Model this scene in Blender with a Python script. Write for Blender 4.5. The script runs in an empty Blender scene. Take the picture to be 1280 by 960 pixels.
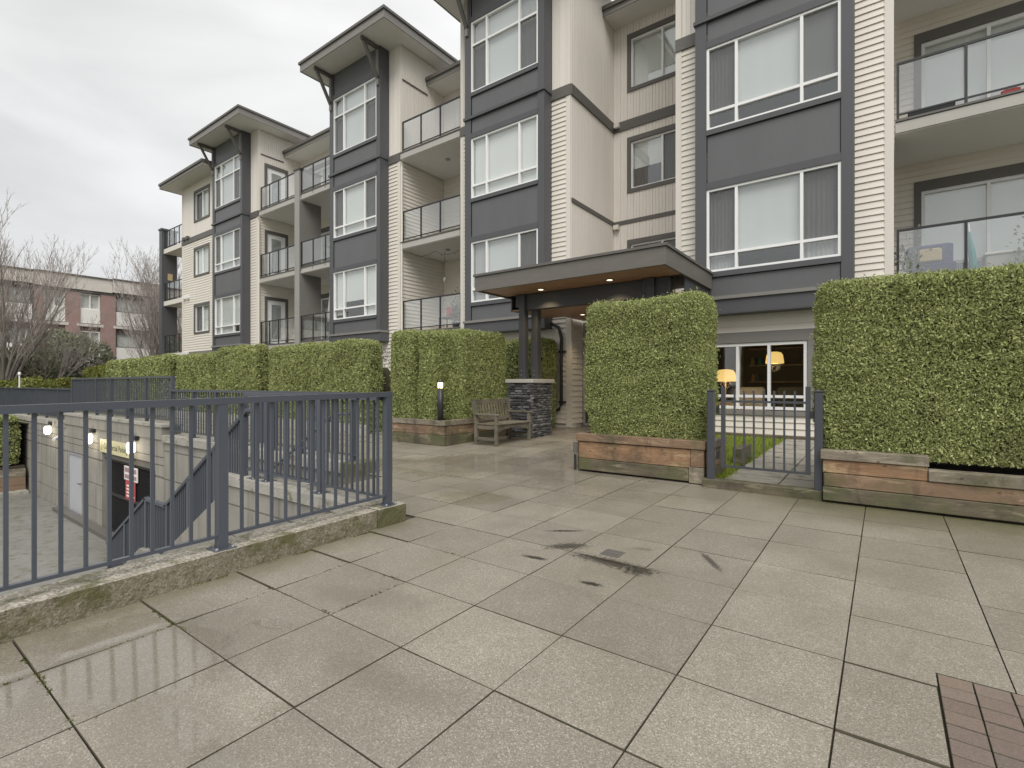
import bpy, math, random
import numpy as np
from mathutils import Vector, noise as mnoise
R = math.radians
rng = random.Random(7)
NP = np.random.default_rng(11)
sc = bpy.context.scene
COL = sc.collection

# ------------------------------------------------------------------ camera
CAMH, YAW = 1.36, R(36.46)
cam_d = bpy.data.cameras.new('camera'); cam = bpy.data.objects.new('camera', cam_d); COL.objects.link(cam)
cam.location = (0, 0, CAMH); cam.rotation_euler = (R(90), 0, YAW)
cam_d.sensor_width = 36; cam_d.lens = 630.2/1280*36; cam_d.clip_start = .05; cam_d.clip_end = 1500
sc.camera = cam

# ------------------------------------------------------------------ sky and sun
SUN_EL, SUN_AZ = R(50), R(141)        # hidden behind cloud, roughly behind the camera
world = bpy.data.worlds.new('World'); sc.world = world; world.use_nodes = True
wn, wl = world.node_tree.nodes, world.node_tree.links
wn.clear()
w_out = wn.new('ShaderNodeOutputWorld'); w_bg = wn.new('ShaderNodeBackground'); w_bg.inputs[1].default_value = .1
w_sky = wn.new('ShaderNodeTexSky'); w_sky.sky_type = 'NISHITA'; w_sky.sun_disc = False
w_sky.sun_elevation = SUN_EL; w_sky.sun_rotation = SUN_AZ
w_tc = wn.new('ShaderNodeTexCoord'); w_sep = wn.new('ShaderNodeSeparateXYZ')
wl.new(w_tc.outputs['Generated'], w_sep.inputs[0])
def wmath(op, a, b=None, c=None):
    n = wn.new('ShaderNodeMath'); n.operation = op
    for i, v in enumerate((a, b, c)):
        if v is None: continue
        if isinstance(v, (int, float)): n.inputs[i].default_value = v
        else: wl.new(v, n.inputs[i])
    return n.outputs[0]
zz = wmath('MAXIMUM', w_sep.outputs[2], 0.0)
grad = wmath('MULTIPLY_ADD', zz, 2.85, 3.9)               # overcast sky: brighter overhead than at the horizon
w_map = wn.new('ShaderNodeMapping'); w_map.inputs['Scale'].default_value = (1.3, 1.3, 3.6)
wl.new(w_tc.outputs['Generated'], w_map.inputs[0])
w_no = wn.new('ShaderNodeTexNoise'); w_no.inputs['Scale'].default_value = 1.7; w_no.inputs['Detail'].default_value = 5
w_no.inputs['Roughness'].default_value = .5; w_no.inputs['Distortion'].default_value = .4
wl.new(w_map.outputs[0], w_no.inputs[0])
cl = wmath('MULTIPLY_ADD', w_no.outputs[0], .8, .60)
lum = wmath('MULTIPLY', grad, cl)
w_c = wn.new('ShaderNodeMixRGB'); w_c.blend_type = 'MULTIPLY'; w_c.inputs[0].default_value = 1
w_comb = wn.new('ShaderNodeCombineXYZ')
for i in range(3): wl.new(lum, w_comb.inputs[i])
wl.new(w_comb.outputs[0], w_c.inputs[1]); w_c.inputs[2].default_value = (1.0, .995, .98, 1)
w_mix = wn.new('ShaderNodeMixRGB'); w_mix.inputs[0].default_value = .93
wl.new(w_sky.outputs[0], w_mix.inputs[1]); wl.new(w_c.outputs[0], w_mix.inputs[2])
wl.new(w_mix.outputs[0], w_bg.inputs[0]); wl.new(w_bg.outputs[0], w_out.inputs[0])

sun_d = bpy.data.lights.new('sun', 'SUN'); sun = bpy.data.objects.new('sun', sun_d); COL.objects.link(sun)
sun_d.energy = 1.5; sun_d.angle = R(40); sun_d.color = (1, .97, .92)
# light travels along -Z of the lamp: from behind-right of the camera on to the facade
sun.rotation_euler = Vector((-.40, .50, -.766)).to_track_quat('-Z', 'Y').to_euler()

sc.view_settings.view_transform = 'Standard'; sc.view_settings.look = 'None'
sc.view_settings.gamma = 1; sc.view_settings.use_curve_mapping = False
sc.view_settings.exposure = 0.82

# ------------------------------------------------------------------ materials
MATS = {}
def node_mat(name):
    m = bpy.data.materials.new(name); m.use_nodes = True
    MATS[name] = m
    return m, m.node_tree.nodes, m.node_tree.links, m.node_tree.nodes['Principled BSDF']
def ramp(n, l, fac, stops):
    r = n.new('ShaderNodeValToRGB'); e = r.color_ramp.elements
    while len(e) < len(stops): e.new(.5)
    for i, (p, c) in enumerate(stops): e[i].position = p; e[i].color = (*c, 1) if len(c) == 3 else c
    l.new(fac, r.inputs[0]); return r.outputs[0]
def mth(n, l, op, a, b=None, c=None, clamp=False):
    x = n.new('ShaderNodeMath'); x.operation = op; x.use_clamp = clamp
    for i, v in enumerate((a, b, c)):
        if v is None: continue
        if isinstance(v, (int, float)): x.inputs[i].default_value = v
        else: l.new(v, x.inputs[i])
    return x.outputs[0]
def tex(n, l, vec, scale, detail=4, rough=.55, dist=0):
    t = n.new('ShaderNodeTexNoise'); t.inputs['Scale'].default_value = scale; t.inputs['Detail'].default_value = detail
    t.inputs['Roughness'].default_value = rough; t.inputs['Distortion'].default_value = dist
    if vec is not None: l.new(vec, t.inputs[0])
    return t.outputs[0]
def mapped(n, l, vec, sc_):
    m = n.new('ShaderNodeMapping'); m.inputs['Scale'].default_value = sc_; l.new(vec, m.inputs[0]); return m.outputs[0]
def mixc(n, l, fac, a, b, mode='MIX'):
    x = n.new('ShaderNodeMixRGB'); x.blend_type = mode
    for i, v in enumerate((fac, a, b)):
        if isinstance(v, (int, float)): x.inputs[i].default_value = v
        elif isinstance(v, tuple): x.inputs[i].default_value = (*v, 1)
        else: l.new(v, x.inputs[i])
    return x.outputs[0]
def pos(n): return n.new('ShaderNodeNewGeometry').outputs['Position']
def bump(n, l, bs, h, strength, dist):
    b = n.new('ShaderNodeBump'); b.inputs['Strength'].default_value = strength; b.inputs['Distance'].default_value = dist
    l.new(h, b.inputs['Height']); l.new(b.outputs[0], bs.inputs['Normal'])
def plain(name, col, rough=.6, var=.12, scale=3.0, fine=60.0, fstr=.05, stretch=(1, 1, 1), spec=.5, metal=0, bmp=0, rnd=0):
    """painted / weathered surface: broad mottling, fine grain, optional per-object tone"""
    m, n, l, b = node_mat(name)
    p = mapped(n, l, pos(n), stretch)
    a = tex(n, l, p, scale, 5, .6); f = tex(n, l, p, fine, 2, .6)
    k = mth(n, l, 'MULTIPLY_ADD', a, 2*var, 1-var)
    k = mth(n, l, 'MULTIPLY', k, mth(n, l, 'MULTIPLY_ADD', f, 2*fstr, 1-fstr))
    if rnd:
        o = n.new('ShaderNodeObjectInfo').outputs['Random']
        k = mth(n, l, 'MULTIPLY', k, mth(n, l, 'MULTIPLY_ADD', o, 2*rnd, 1-rnd))
    cx = n.new('ShaderNodeCombineXYZ')
    for i in range(3): l.new(k, cx.inputs[i])
    l.new(mixc(n, l, 1.0, tuple(col), cx.outputs[0], 'MULTIPLY'), b.inputs['Base Color'])
    b.inputs['Roughness'].default_value = rough; b.inputs['Specular IOR Level'].default_value = spec; b.inputs['Metallic'].default_value = metal
    if bmp: bump(n, l, b, f, bmp, .01)
    return m
def emis(name, col, s):
    m, n, l, b = node_mat(name)
    b.inputs['Base Color'].default_value = (*col, 1); b.inputs['Emission Color'].default_value = (*col, 1)
    b.inputs['Emission Strength'].default_value = s; return m
def glass_mat(name, tint, base, mul, rough=.02):
    m, n, l, b = node_mat(name); n.remove(b)
    out = n['Material Output']
    tr = n.new('ShaderNodeBsdfTransparent'); tr.inputs[0].default_value = (*tint, 1)
    gl = n.new('ShaderNodeBsdfGlossy'); gl.inputs['Roughness'].default_value = rough
    gg = n.new('ShaderNodeNewGeometry'); dt = n.new('ShaderNodeVectorMath'); dt.operation = 'DOT_PRODUCT'
    l.new(gg.outputs['Incoming'], dt.inputs[0]); l.new(gg.outputs['Normal'], dt.inputs[1])
    om = mth(n, l, 'SUBTRACT', 1.0, mth(n, l, 'ABSOLUTE', dt.outputs['Value'])); fr = mth(n, l, 'POWER', om, 5.0)     # reflection grows towards grazing, on both faces of the pane
    wv = tex(n, l, pos(n), .9, 2); bp = n.new('ShaderNodeBump'); bp.inputs['Strength'].default_value = .03; bp.inputs['Distance'].default_value = .05
    l.new(wv, bp.inputs['Height']); l.new(bp.outputs[0], gl.inputs['Normal'])
    k = mth(n, l, 'MULTIPLY_ADD', fr, mul, base, clamp=True)
    mx = n.new('ShaderNodeMixShader'); l.new(k, mx.inputs[0]); l.new(tr.outputs[0], mx.inputs[1]); l.new(gl.outputs[0], mx.inputs[2])
    l.new(mx.outputs[0], out.inputs[0]); return m

M_beige = plain('beige_vinyl', (.71, .665, .59), .55, .07, 1.2, 40, .04, (1, 1, .35))
M_beigeV = plain('beige_vertical_vinyl', (.72, .675, .615), .55, .08, 1.5, 40, .04, (1, 1, .2))
M_btrim = plain('beige_trim', (.68, .64, .575), .55, .08, 1.5, 40, .03, (1, 1, .3))
M_colgrey = plain('column_paint', (.30, .29, .27), .6, .12, 2, 30, .05, (1, 1, .4))
M_slabedge = plain('slab_edge_paint', (.42, .40, .365), .6, .12, 2, 30, .05, (1, 1, .4))
M_grey = plain('grey_panel', (.112, .113, .118), .5, .14, 1.3, 30, .05, (1, 1, .3))
M_greyd = plain('dark_grey_trim', (.078, .079, .085), .5, .12, 1.5, 30, .05, (1, 1, .3))
M_brown = plain('taupe_trim', (.115, .108, .098), .55, .12, 2, 30, .05)
M_roofe = plain('roof_fascia', (.21, .20, .185), .55, .12, 2, 30, .05)
M_soffit = plain('soffit', (.68, .665, .63), .6, .06, 2, 60, .05)
M_white = plain('white_vinyl', (.80, .80, .79), .35, .05, 2, 20, .02)
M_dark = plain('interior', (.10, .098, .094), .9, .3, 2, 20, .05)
M_blind = plain('blind', (.70, .71, .71), .8, .06, 1.5, 60, .03, (4, 4, .3))
M_blindw = plain('sheer_blind', (.82, .82, .80), .8, .05, 1.5, 60, .03, (6, 6, .2))
M_curt = plain('curtain', (.50, .50, .50), .9, .25, 6, 30, .04, (1, 1, .06))
M_screen = None
M_glass = glass_mat('window_glass', (.95, .965, .96), .13, .8)
M_rglass = glass_mat('railing_glass', (.95, .965, .96), .17, .8)
M_dglass = glass_mat('store_glass', (.6, .63, .63), .05, .8)
M_black = plain('black_metal', (.022, .022, .024), .45, .15, 4, 30, .05)
M_gatepaint = plain('gate_paint', (.052, .056, .066), .42, .12, 2.5, 60, .06)
M_steel = plain('blue_grey_paint', (.072, .081, .100), .28, .1, 2.5, 60, .06, rnd=.05)
M_canopy = plain('canopy_fascia', (.135, .125, .11), .55, .22, 2.5, 40, .1, (1, 1, 4))
M_post = plain('post_paint', (.062, .062, .066), .5, .2, 3, 40, .08, (1, 1, .3))
M_cap = plain('cap_stone', (.44, .42, .38), .6, .12, 4, 40, .08)
M_deepgrey = plain('galvanised', (.3, .3, .31), .4, .1, 3, 30, .05)
M_lampglow = emis('lamp_glow', (1, .83, .55), 2.6)
M_shade = emis('lampshade_glow', (1, .66, .22), .62)
M_wallpack = emis('wall_light_glow', (1, .93, .76), 2.2)
M_doorgrey = plain('metal_door', (.42, .43, .46), .45, .08, 3, 30, .03)
M_sign = plain('yellow_sign', (.58, .54, .33), .5, .05, 3, 30, .03)
M_signw = plain('white_sign', (.74, .70, .70), .5, .05, 3, 30, .03)
M_signr = plain('red_sign', (.42, .06, .07), .5, .08, 3, 30, .03)
M_ink = plain('sign_ink', (.10, .10, .05), .5, .1)
M_inkw = plain('sign_white_ink', (.8, .72, .72), .5, .05)
M_inkg = plain('sign_grey_ink', (.34, .22, .24), .5, .05)
M_bark = plain('bark', (.21, .185, .165), .9, .3, 4, 30, .2)
M_twig = plain('twig', (.34, .30, .275), .9, .25, 2, 30, .1)
M_soil = plain('soil', (.05, .04, .03), .95, .3, 6, 60, .3)
M_blue = plain('blue_fabric', (.055, .06, .13), .8, .2, 8, 60, .1)
M_teal = plain('teal_paint', (.05, .27, .27), .6, .1)
M_red = plain('red_plastic', (.45, .05, .05), .5, .1)
M_tan = plain('straw', (.45, .35, .2), .8, .2, 10, 60, .2)
M_farbeige = plain('far_parapet', (.60, .56, .51), .7, .08, 1, 6, .05, (1, 1, 3))
M_farwhite = plain('far_white', (.78, .76, .72), .6, .06, 1, 6, .03)
M_stain = plain('cedar_back', (.22, .15, .1), .8, .2)

def soffit_wood():
    m, n, l, b = node_mat('wood_soffit')
    p = mapped(n, l, pos(n), (1.2, 14, 1))
    a = tex(n, l, p, 3, 5, .6); l.new(ramp(n, l, a, [(.25, (.24, .13, .07)), (.75, (.50, .30, .18))]), b.inputs['Base Color'])
    o = n.new('ShaderNodeObjectInfo').outputs['Random']; b.inputs['Roughness'].default_value = .45; return m
M_wood = soffit_wood()

def timber(name, c0, c1, green, gcol=(.088, .096, .036)):
    m, n, l, b = node_mat(name)
    g = pos(n); p = mapped(n, l, g, (1.0, 1.0, 11))
    o = n.new('ShaderNodeObjectInfo').outputs['Random']
    ofs = n.new('ShaderNodeVectorMath'); ofs.operation = 'ADD'; l.new(p, ofs.inputs[0])
    cxyz = n.new('ShaderNodeCombineXYZ'); l.new(mth(n, l, 'MULTIPLY', o, 30), cxyz.inputs[0]); l.new(cxyz.outputs[0], ofs.inputs[1])
    gr = tex(n, l, ofs.outputs[0], 3.4, 8, .72, .8)
    fine = tex(n, l, mapped(n, l, g, (6, 6, 90)), 4, 3, .6)
    col = ramp(n, l, gr, [(.28, c0), (.5, tuple((x+y)/2 for x, y in zip(c0, c1))), (.72, c1)])
    col = mixc(n, l, mth(n, l, 'MULTIPLY', fine, .85), col, tuple(x*.4 for x in c0))
    blot = tex(n, l, g, 3.2, 5, .6, .3)
    k = ramp(n, l, blot, [(.5-green*.28, (0, 0, 0)), (.62-green*.12, (1, 1, 1))]) if green else None
    inv = tex(n, l, g, 1.4, 4, .6)
    if green:
        thr = .34+green*.2
        kk = mth(n, l, 'MULTIPLY', mth(n, l, 'SUBTRACT', 1.0, ramp(n, l, blot, [(thr-.06, (0, 0, 0)), (thr+.12, (1, 1, 1))])), .7)
        col = mixc(n, l, kk, col, gcol)
        drk = tex(n, l, g, 2.1, 6, .7, .5)
        col = mixc(n, l, mth(n, l, 'MULTIPLY', ramp(n, l, drk, [(.48, (0, 0, 0)), (.68, (1, 1, 1))]), .75), col, (.045, .04, .026))
    pale = tex(n, l, mapped(n, l, g, (1, 1, 4.5)), 1.7, 8, .72, .5)
    col = mixc(n, l, mth(n, l, 'MULTIPLY', ramp(n, l, pale, [(.54, (0, 0, 0)), (.66, (1, 1, 1))]), .12 if 'teak' in name else .5), col, tuple(min(.62, x*1.35+.03) for x in c1))
    wet = tex(n, l, mapped(n, l, g, (3.5, 3.5, 1.1)), 1.5, 6, .7, .3)
    col = mixc(n, l, mth(n, l, 'MULTIPLY', ramp(n, l, wet, [(.55, (0, 0, 0)), (.68, (1, 1, 1))]), .25 if 'teak' in name else .62), col, tuple(x*.36 for x in c0))
    knots = n.new('ShaderNodeTexVoronoi'); knots.inputs['Scale'].default_value = 6.5; l.new(mapped(n, l, g, (1, 1, 1.6)), knots.inputs[0])
    kn = ramp(n, l, knots.outputs[0], [(.08, (1, 1, 1)), (.14, (0, 0, 0))])
    col = mixc(n, l, mth(n, l, 'MULTIPLY', kn, .7), col, (.05, .03, .018))
    l.new(col, b.inputs['Base Color']); b.inputs['Roughness'].default_value = .75
    bump(n, l, b, fine, .35, .01); return m
M_cedar = timber('cedar_board', (.25, .13, .065), (.54, .35, .20), .02)
M_cedarm = timber('mossy_cedar', (.20, .125, .075), (.40, .27, .17), .22)
M_moss = timber('green_timber', (.10, .085, .055), (.26, .21, .14), .62)
M_weath = timber('weathered_timber', (.20, .17, .125), (.40, .34, .26), .2)
M_teak = timber('bench_teak', (.13, .115, .085), (.30, .265, .20), .25, (.09, .085, .04))

def concrete(name, col, dirt=.5, agg=.0, moss=0, bs=.25, streak=True, rough=.8):
    m, n, l, b = node_mat(name); g = pos(n)
    a = tex(n, l, g, 1.4, 6, .6); f = tex(n, l, g, 45, 3, .7)
    st = tex(n, l, mapped(n, l, g, (5, 5, .35)), 1.3, 5, .65) if streak else tex(n, l, g, 4, 5)
    c = ramp(n, l, a, [(.3, tuple(x*.82 for x in col)), (.7, tuple(x*1.1 for x in col))])
    c = mixc(n, l, mth(n, l, 'MULTIPLY', ramp(n, l, st, [(.48, (0, 0, 0)), (.75, (1, 1, 1))]), dirt), c, tuple(x*.42 for x in col))
    c = mixc(n, l, mth(n, l, 'MULTIPLY', f, .35), c, tuple(x*.6 for x in col))
    if agg:
        v = n.new('ShaderNodeTexVoronoi'); v.inputs['Scale'].default_value = 75; l.new(g, v.inputs[0])
        cc = n.new('ShaderNodeSeparateXYZ'); l.new(v.outputs['Color'], cc.inputs[0])
        c = mixc(n, l, agg, c, ramp(n, l, cc.outputs[0], [(0, (.13, .11, .085)), (.5, (.30, .27, .22)), (1, (.55, .52, .46))]))
    if moss:
        k = tex(n, l, g, 5, 6, .7)
        c = mixc(n, l, mth(n, l, 'MULTIPLY', ramp(n, l, k, [(.58-moss*.3, (0, 0, 0)), (.72-moss*.3, (1, 1, 1))]), .8), c, (.085, .085, .025))
    l.new(c, b.inputs['Base Color']); b.inputs['Roughness'].default_value = rough
    bump(n, l, b, f, bs, .015); return m
M_conc = concrete('wall_concrete', (.29, .275, .24), .85)
M_conccap = concrete('concrete_cap', (.38, .365, .325), .4, .25, .15, .3, False)
M_curbtop = concrete('aggregate_curb', (.42, .38, .31), .3, .65, .28, .7, False)
M_curbface = concrete('stained_curb', (.19, .165, .105), .6, .3, .42, .8, True)
M_mosscurb = concrete('moss_curb', (.14, .125, .07), .6, .25, .72, .9, True)
M_drive = concrete('driveway_concrete', (.215, .21, .195), .3, .0, .2, .2, False, .45)
M_sidewalk = concrete('path_concrete', (.36, .34, .30), .3, .2, .2, .2, False, .55)

# wet exposed-aggregate paving: every piece takes its own tone, water lies in the hollows
def paving(name, wet=True, brick=False):
    m, n, l, b = node_mat(name); g = pos(n)
    o = n.new('ShaderNodeObjectInfo').outputs['Random']
    sp = n.new('ShaderNodeTexVoronoi'); sp.inputs['Scale'].default_value = 210; l.new(g, sp.inputs[0])
    cc = n.new('ShaderNodeSeparateXYZ'); l.new(sp.outputs['Color'], cc.inputs[0])
    fine = tex(n, l, g, 190, 2, .6); broad = tex(n, l, g, .8, 5, .6); mid = tex(n, l, g, 3.5, 5, .65)
    if brick:
        col = ramp(n, l, o, [(0, (.15, .112, .092)), (.3, (.19, .142, .115)), (.65, (.115, .10, .092)), (.85, (.20, .16, .13)), (1, (.24, .175, .13))])
        col = mixc(n, l, .25, col, ramp(n, l, cc.outputs[0], [(0, (.07, .05, .045)), (1, (.34, .26, .22))]))
        col = mixc(n, l, mth(n, l, 'MULTIPLY', mid, .45), col, (.12, .095, .08))
    else:
        base = ramp(n, l, cc.outputs[0], [(0, (.125, .11, .085)), (.45, (.25, .226, .183)), (.85, (.315, .29, .24)), (1, (.58, .55, .49))])
        col = mixc(n, l, .7, (.27, .243, .197), base)
        col = mixc(n, l, mth(n, l, 'MULTIPLY', ramp(n, l, broad, [(.35, (0, 0, 0)), (.7, (1, 1, 1))]), .35), col, (.20, .178, .138))
        t = mth(n, l, 'MULTIPLY_ADD', o, .24, .87)
        cx = n.new('ShaderNodeCombineXYZ'); [l.new(t, cx.inputs[i]) for i in range(3)]
        col = mixc(n, l, 1.0, col, cx.outputs[0], 'MULTIPLY')
    sepp = n.new('ShaderNodeSeparateXYZ'); l.new(g, sepp.inputs[0]); X, Y = sepp.outputs[0], sepp.outputs[1]
    wob = mth(n, l, 'MULTIPLY_ADD', tex(n, l, g, 5, 5, .65), 1.1, -.55)
    def blob(x, y, rx, ry, rot=0, soft=.35, w=1.0, nz=wob):
        c, s = math.cos(rot), math.sin(rot)
        dx = mth(n, l, 'ADD', X, -x); dy = mth(n, l, 'ADD', Y, -y)
        a_ = mth(n, l, 'MULTIPLY', mth(n, l, 'ADD', mth(n, l, 'MULTIPLY', dx, c), mth(n, l, 'MULTIPLY', dy, s)), 1/rx)
        b_ = mth(n, l, 'MULTIPLY', mth(n, l, 'ADD', mth(n, l, 'MULTIPLY', dx, -s), mth(n, l, 'MULTIPLY', dy, c)), 1/ry)
        d_ = mth(n, l, 'SQRT', mth(n, l, 'ADD', mth(n, l, 'MULTIPLY', a_, a_), mth(n, l, 'MULTIPLY', b_, b_)))
        d_ = mth(n, l, 'ADD', d_, mth(n, l, 'MULTIPLY', nz, w))
        return ramp(n, l, d_, [(1-soft, (1, 1, 1)), (1.0, (0, 0, 0))])
    if not brick:
        # green algae film beside the planters and the kerb
        al = tex(n, l, g, 2.2, 5, .6)
        near = ramp(n, l, mth(n, l, 'ADD', Y, mth(n, l, 'MULTIPLY', wob, .5)), [(0, (0, 0, 0)), (.999, (0, 0, 0)), (1, (0, 0, 0))])
        yy = mth(n, l, 'MULTIPLY', mth(n, l, 'ADD', mth(n, l, 'ADD', Y, -5.45), mth(n, l, 'MULTIPLY', wob, .55)), 1.15, clamp=True)
        xx = mth(n, l, 'MULTIPLY', mth(n, l, 'ADD', X, 1.9), .8, clamp=True)
        col = mixc(n, l, mth(n, l, 'MULTIPLY', mth(n, l, 'MULTIPLY', yy, xx), .85), col, (.10, .10, .035))
        kx = mth(n, l, 'MULTIPLY', mth(n, l, 'SUBTRACT', -3.42, mth(n, l, 'ADD', X, mth(n, l, 'MULTIPLY', wob, .3))), 4.0, clamp=True)
        ky = mth(n, l, 'MULTIPLY', mth(n, l, 'SUBTRACT', 3.5, Y), 2.0, clamp=True)
        col = mixc(n, l, mth(n, l, 'MULTIPLY', mth(n, l, 'MULTIPLY', kx, ky), .5), col, (.12, .115, .05))
        # standing water, with darker soaked stone round it
        for args in [(-2.98, .95, .85, .62, .1, .5, .7), (-2.2, .75, .75, .25, -.1, .5, .8), (-2.6, 2.0, .55, .16, .3, .6, .9), (-1.75, 1.5, .5, .14, .1, .6, .9), (-4.2, 4.6, 1.0, .5, .3, .6, .9)]:
            col = mixc(n, l, mth(n, l, 'MULTIPLY', blob(*args), .38), col, (.14, .124, .094))
        pud = blob(-2.98, .92, .62, .40, .1, .18, .55)
        for args in [(-2.05, .82, .50, .07, -.05, .3, .8), (-3.25, .28, .5, .34, 0, .2, .6), (-2.75, 1.47, .16, .06, .3, .3, .6), (-2.02, 1.08, .10, .075, .2, .2, .25), (-3.6, 6.6, 1.2, 2.2, .5, .6, .9), (-4.9, 6.3, 1.7, 1.1, .2, .5, .9), (-6.0, 5.3, 1.6, .6, 0, .5, .9), (-3.75, 4.35, .55, .35, .4, .5, .8)]:
            pud = mth(n, l, 'MAXIMUM', pud, blob(*args))
        damp = ramp(n, l, tex(n, l, g, 1.1, 5, .6, .2), [(.42, (0, 0, 0)), (.66, (1, 1, 1))])
        col = mixc(n, l, mth(n, l, 'MULTIPLY', damp, .34), col, (.14, .122, .092))
        col = mixc(n, l, mth(n, l, 'MULTIPLY', ramp(n, l, mid, [(.45, (0, 0, 0)), (.75, (1, 1, 1))]), .22), col, (.16, .142, .11))
        b.inputs['Specular IOR Level'].default_value = .72
        # soot-dark silt washed up around the drain slab, and a few scuffs
        grit = mth(n, l, 'MULTIPLY_ADD', tex(n, l, g, 34, 6, .8), 3.0, -1.45)
        for (x, y, rx, ry, rot, k, nz, w) in [(-1.62, 3.395, .40, .095, -.02, .82, grit, 1.0), (-1.63, 3.418, .36, .03, -.01, .9, grit, .4), (-2.05, 3.52, .22, .09, .75, .8, grit, 1.0), (-1.38, 3.36, .15, .10, .5, .8, grit, 1.0),
                                   (-2.27, 3.86, .20, .03, .62, .95, grit, .7), (-2.12, 3.16, .14, .035, .12, .95, grit, .7), (-1.55, 2.98, .10, .035, .1, .95, grit, .7),
                                   (-1.02, 3.83, .24, .035, -.95, .75, grit, .7), (-1.52, 3.80, .10, .05, .2, .3, grit, .9), (-3.0, 3.9, .3, .02, 0, 0.0, grit, .9)]:
            if k: col = mixc(n, l, mth(n, l, 'MULTIPLY', blob(x, y, rx, ry, rot, .5, w, nz), k), col, (.016, .012, .008))
        far = mth(n, l, 'MULTIPLY', mth(n, l, 'ADD', Y, -3.2), .14, clamp=True)     # the slabs by the building stand wettest
        rg = mth(n, l, 'MULTIPLY_ADD', damp, -.14, .50)
        rg = mth(n, l, 'MULTIPLY_ADD', far, -.22, rg)
        rg = mth(n, l, 'MULTIPLY_ADD', fine, .10, rg)
        rg = mth(n, l, 'ADD', mth(n, l, 'MULTIPLY', rg, mth(n, l, 'SUBTRACT', 1.0, pud)), mth(n, l, 'MULTIPLY', pud, .05))
        l.new(rg, b.inputs['Roughness'])
        h = mth(n, l, 'ADD', mth(n, l, 'MULTIPLY', cc.outputs[1], .6), mth(n, l, 'MULTIPLY', fine, .6))
        h = mth(n, l, 'MULTIPLY', h, mth(n, l, 'SUBTRACT', 1.0, mth(n, l, 'MULTIPLY', pud, .96)))
        bump(n, l, b, h, .32, .006)
    else:
        b.inputs['Roughness'].default_value = .5; bump(n, l, b, fine, .4, .006)
    l.new(col, b.inputs['Base Color']); return m
M_pave = paving('wet_paver'); M_brick = paving('brick_paver', brick=True)
M_joint = plain('joint_silt', (.085, .075, .05), .8, .4, 8, 60, .3)

def foliage(name, stops, rough=.6, broad=.35, patch=None):
    m, n, l, b = node_mat(name); g = n.new('ShaderNodeNewGeometry')
    a = tex(n, l, g.outputs['Position'], 2.3, 4, .6)
    r = mth(n, l, 'ADD', mth(n, l, 'MULTIPLY', g.outputs['Random Per Island'], 1-broad), mth(n, l, 'MULTIPLY', a, broad))
    c = ramp(n, l, r, stops)
    if patch:
        q = tex(n, l, g.outputs['Position'], 1.6, 3, .5)
        c = mixc(n, l, mth(n, l, 'MULTIPLY', ramp(n, l, q, [(.58, (0, 0, 0)), (.75, (1, 1, 1))]), .4), c, patch)
    l.new(c, b.inputs['Base Color']); b.inputs['Roughness'].default_value = rough; b.inputs['Specular IOR Level'].default_value = .3
    tr = n.new('ShaderNodeBsdfTranslucent'); l.new(c, tr.inputs[0]); mx = n.new('ShaderNodeMixShader'); mx.inputs[0].default_value = .3
    l.new(b.outputs[0], mx.inputs[1]); l.new(tr.outputs[0], mx.inputs[2]); l.new(mx.outputs[0], n['Material Output'].inputs[0]); return m
M_cedarleaf = foliage('cedar_foliage', [(.08, (.10, .118, .044)), (.35, (.265, .30, .112)), (.62, (.41, .455, .18)), (.86, (.58, .61, .285)), (.97, (.54, .46, .26))], patch=(.29, .26, .14))
M_boxleaf = foliage('box_foliage', [(.1, (.09, .10, .025)), (.5, (.20, .22, .05)), (.9, (.32, .32, .09))])
M_evgleaf = foliage('evergreen_foliage', [(.1, (.14, .145, .09)), (.5, (.24, .25, .165)), (.9, (.34, .35, .25))])
M_blossom = foliage('blossom_shrub', [(.1, (.05, .055, .03)), (.45, (.10, .10, .06)), (.6, (.30, .29, .26)), (.9, (.52, .50, .48))], broad=.2)
M_redleaf = foliage('red_shrub', [(.1, (.06, .035, .03)), (.5, (.13, .085, .075)), (.8, (.2, .16, .14)), (.95, (.10, .11, .04))], broad=.2)
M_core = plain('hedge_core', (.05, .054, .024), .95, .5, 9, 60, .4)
M_mossleaf = foliage('moss_tufts', [(.1, (.05, .055, .014)), (.5, (.10, .11, .025)), (.9, (.17, .17, .05))])
M_grass = foliage('grass_blades', [(.1, (.14, .18, .025)), (.5, (.27, .34, .05)), (.9, (.38, .43, .09))])
M_lawn = plain('lawn_ground', (.13, .16, .035), .95, .4, 5, 60, .3)
M_ground = plain('ground_soil', (.11, .11, .07), .95, .4, .2, 6, .3)
M_asph = plain('asphalt', (.075, .075, .075), .6, .2, .5, 50, .2)

def stone_mat():
    m, n, l, b = node_mat('ledge_stone'); o = n.new('ShaderNodeObjectInfo').outputs['Random']; g = pos(n)
    c = ramp(n, l, o, [(0, (.07, .072, .078)), (.4, (.15, .15, .157)), (.75, (.23, .228, .225)), (1, (.34, .33, .315))])
    t = tex(n, l, g, 30, 5, .7); c = mixc(n, l, mth(n, l, 'MULTIPLY', t, .7), c, (.05, .052, .056))
    l.new(c, b.inputs['Base Color']); b.inputs['Roughness'].default_value = .55; bump(n, l, b, t, .9, .03); return m
M_stone = stone_mat()
def farbrick():
    m, n, l, b = node_mat('far_brick'); g = pos(n)
    t = tex(n, l, g, 1.5, 5, .7); f = tex(n, l, mapped(n, l, g, (4, 4, 14)), 2, 2)
    c = ramp(n, l, t, [(.3, (.33, .225, .20)), (.7, (.42, .30, .275))]); c = mixc(n, l, mth(n, l, 'MULTIPLY', f, .5), c, (.17, .10, .085))
    l.new(c, b.inputs['Base Color']); b.inputs['Roughness'].default_value = .85; return m
M_fbrick = farbrick()
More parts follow.
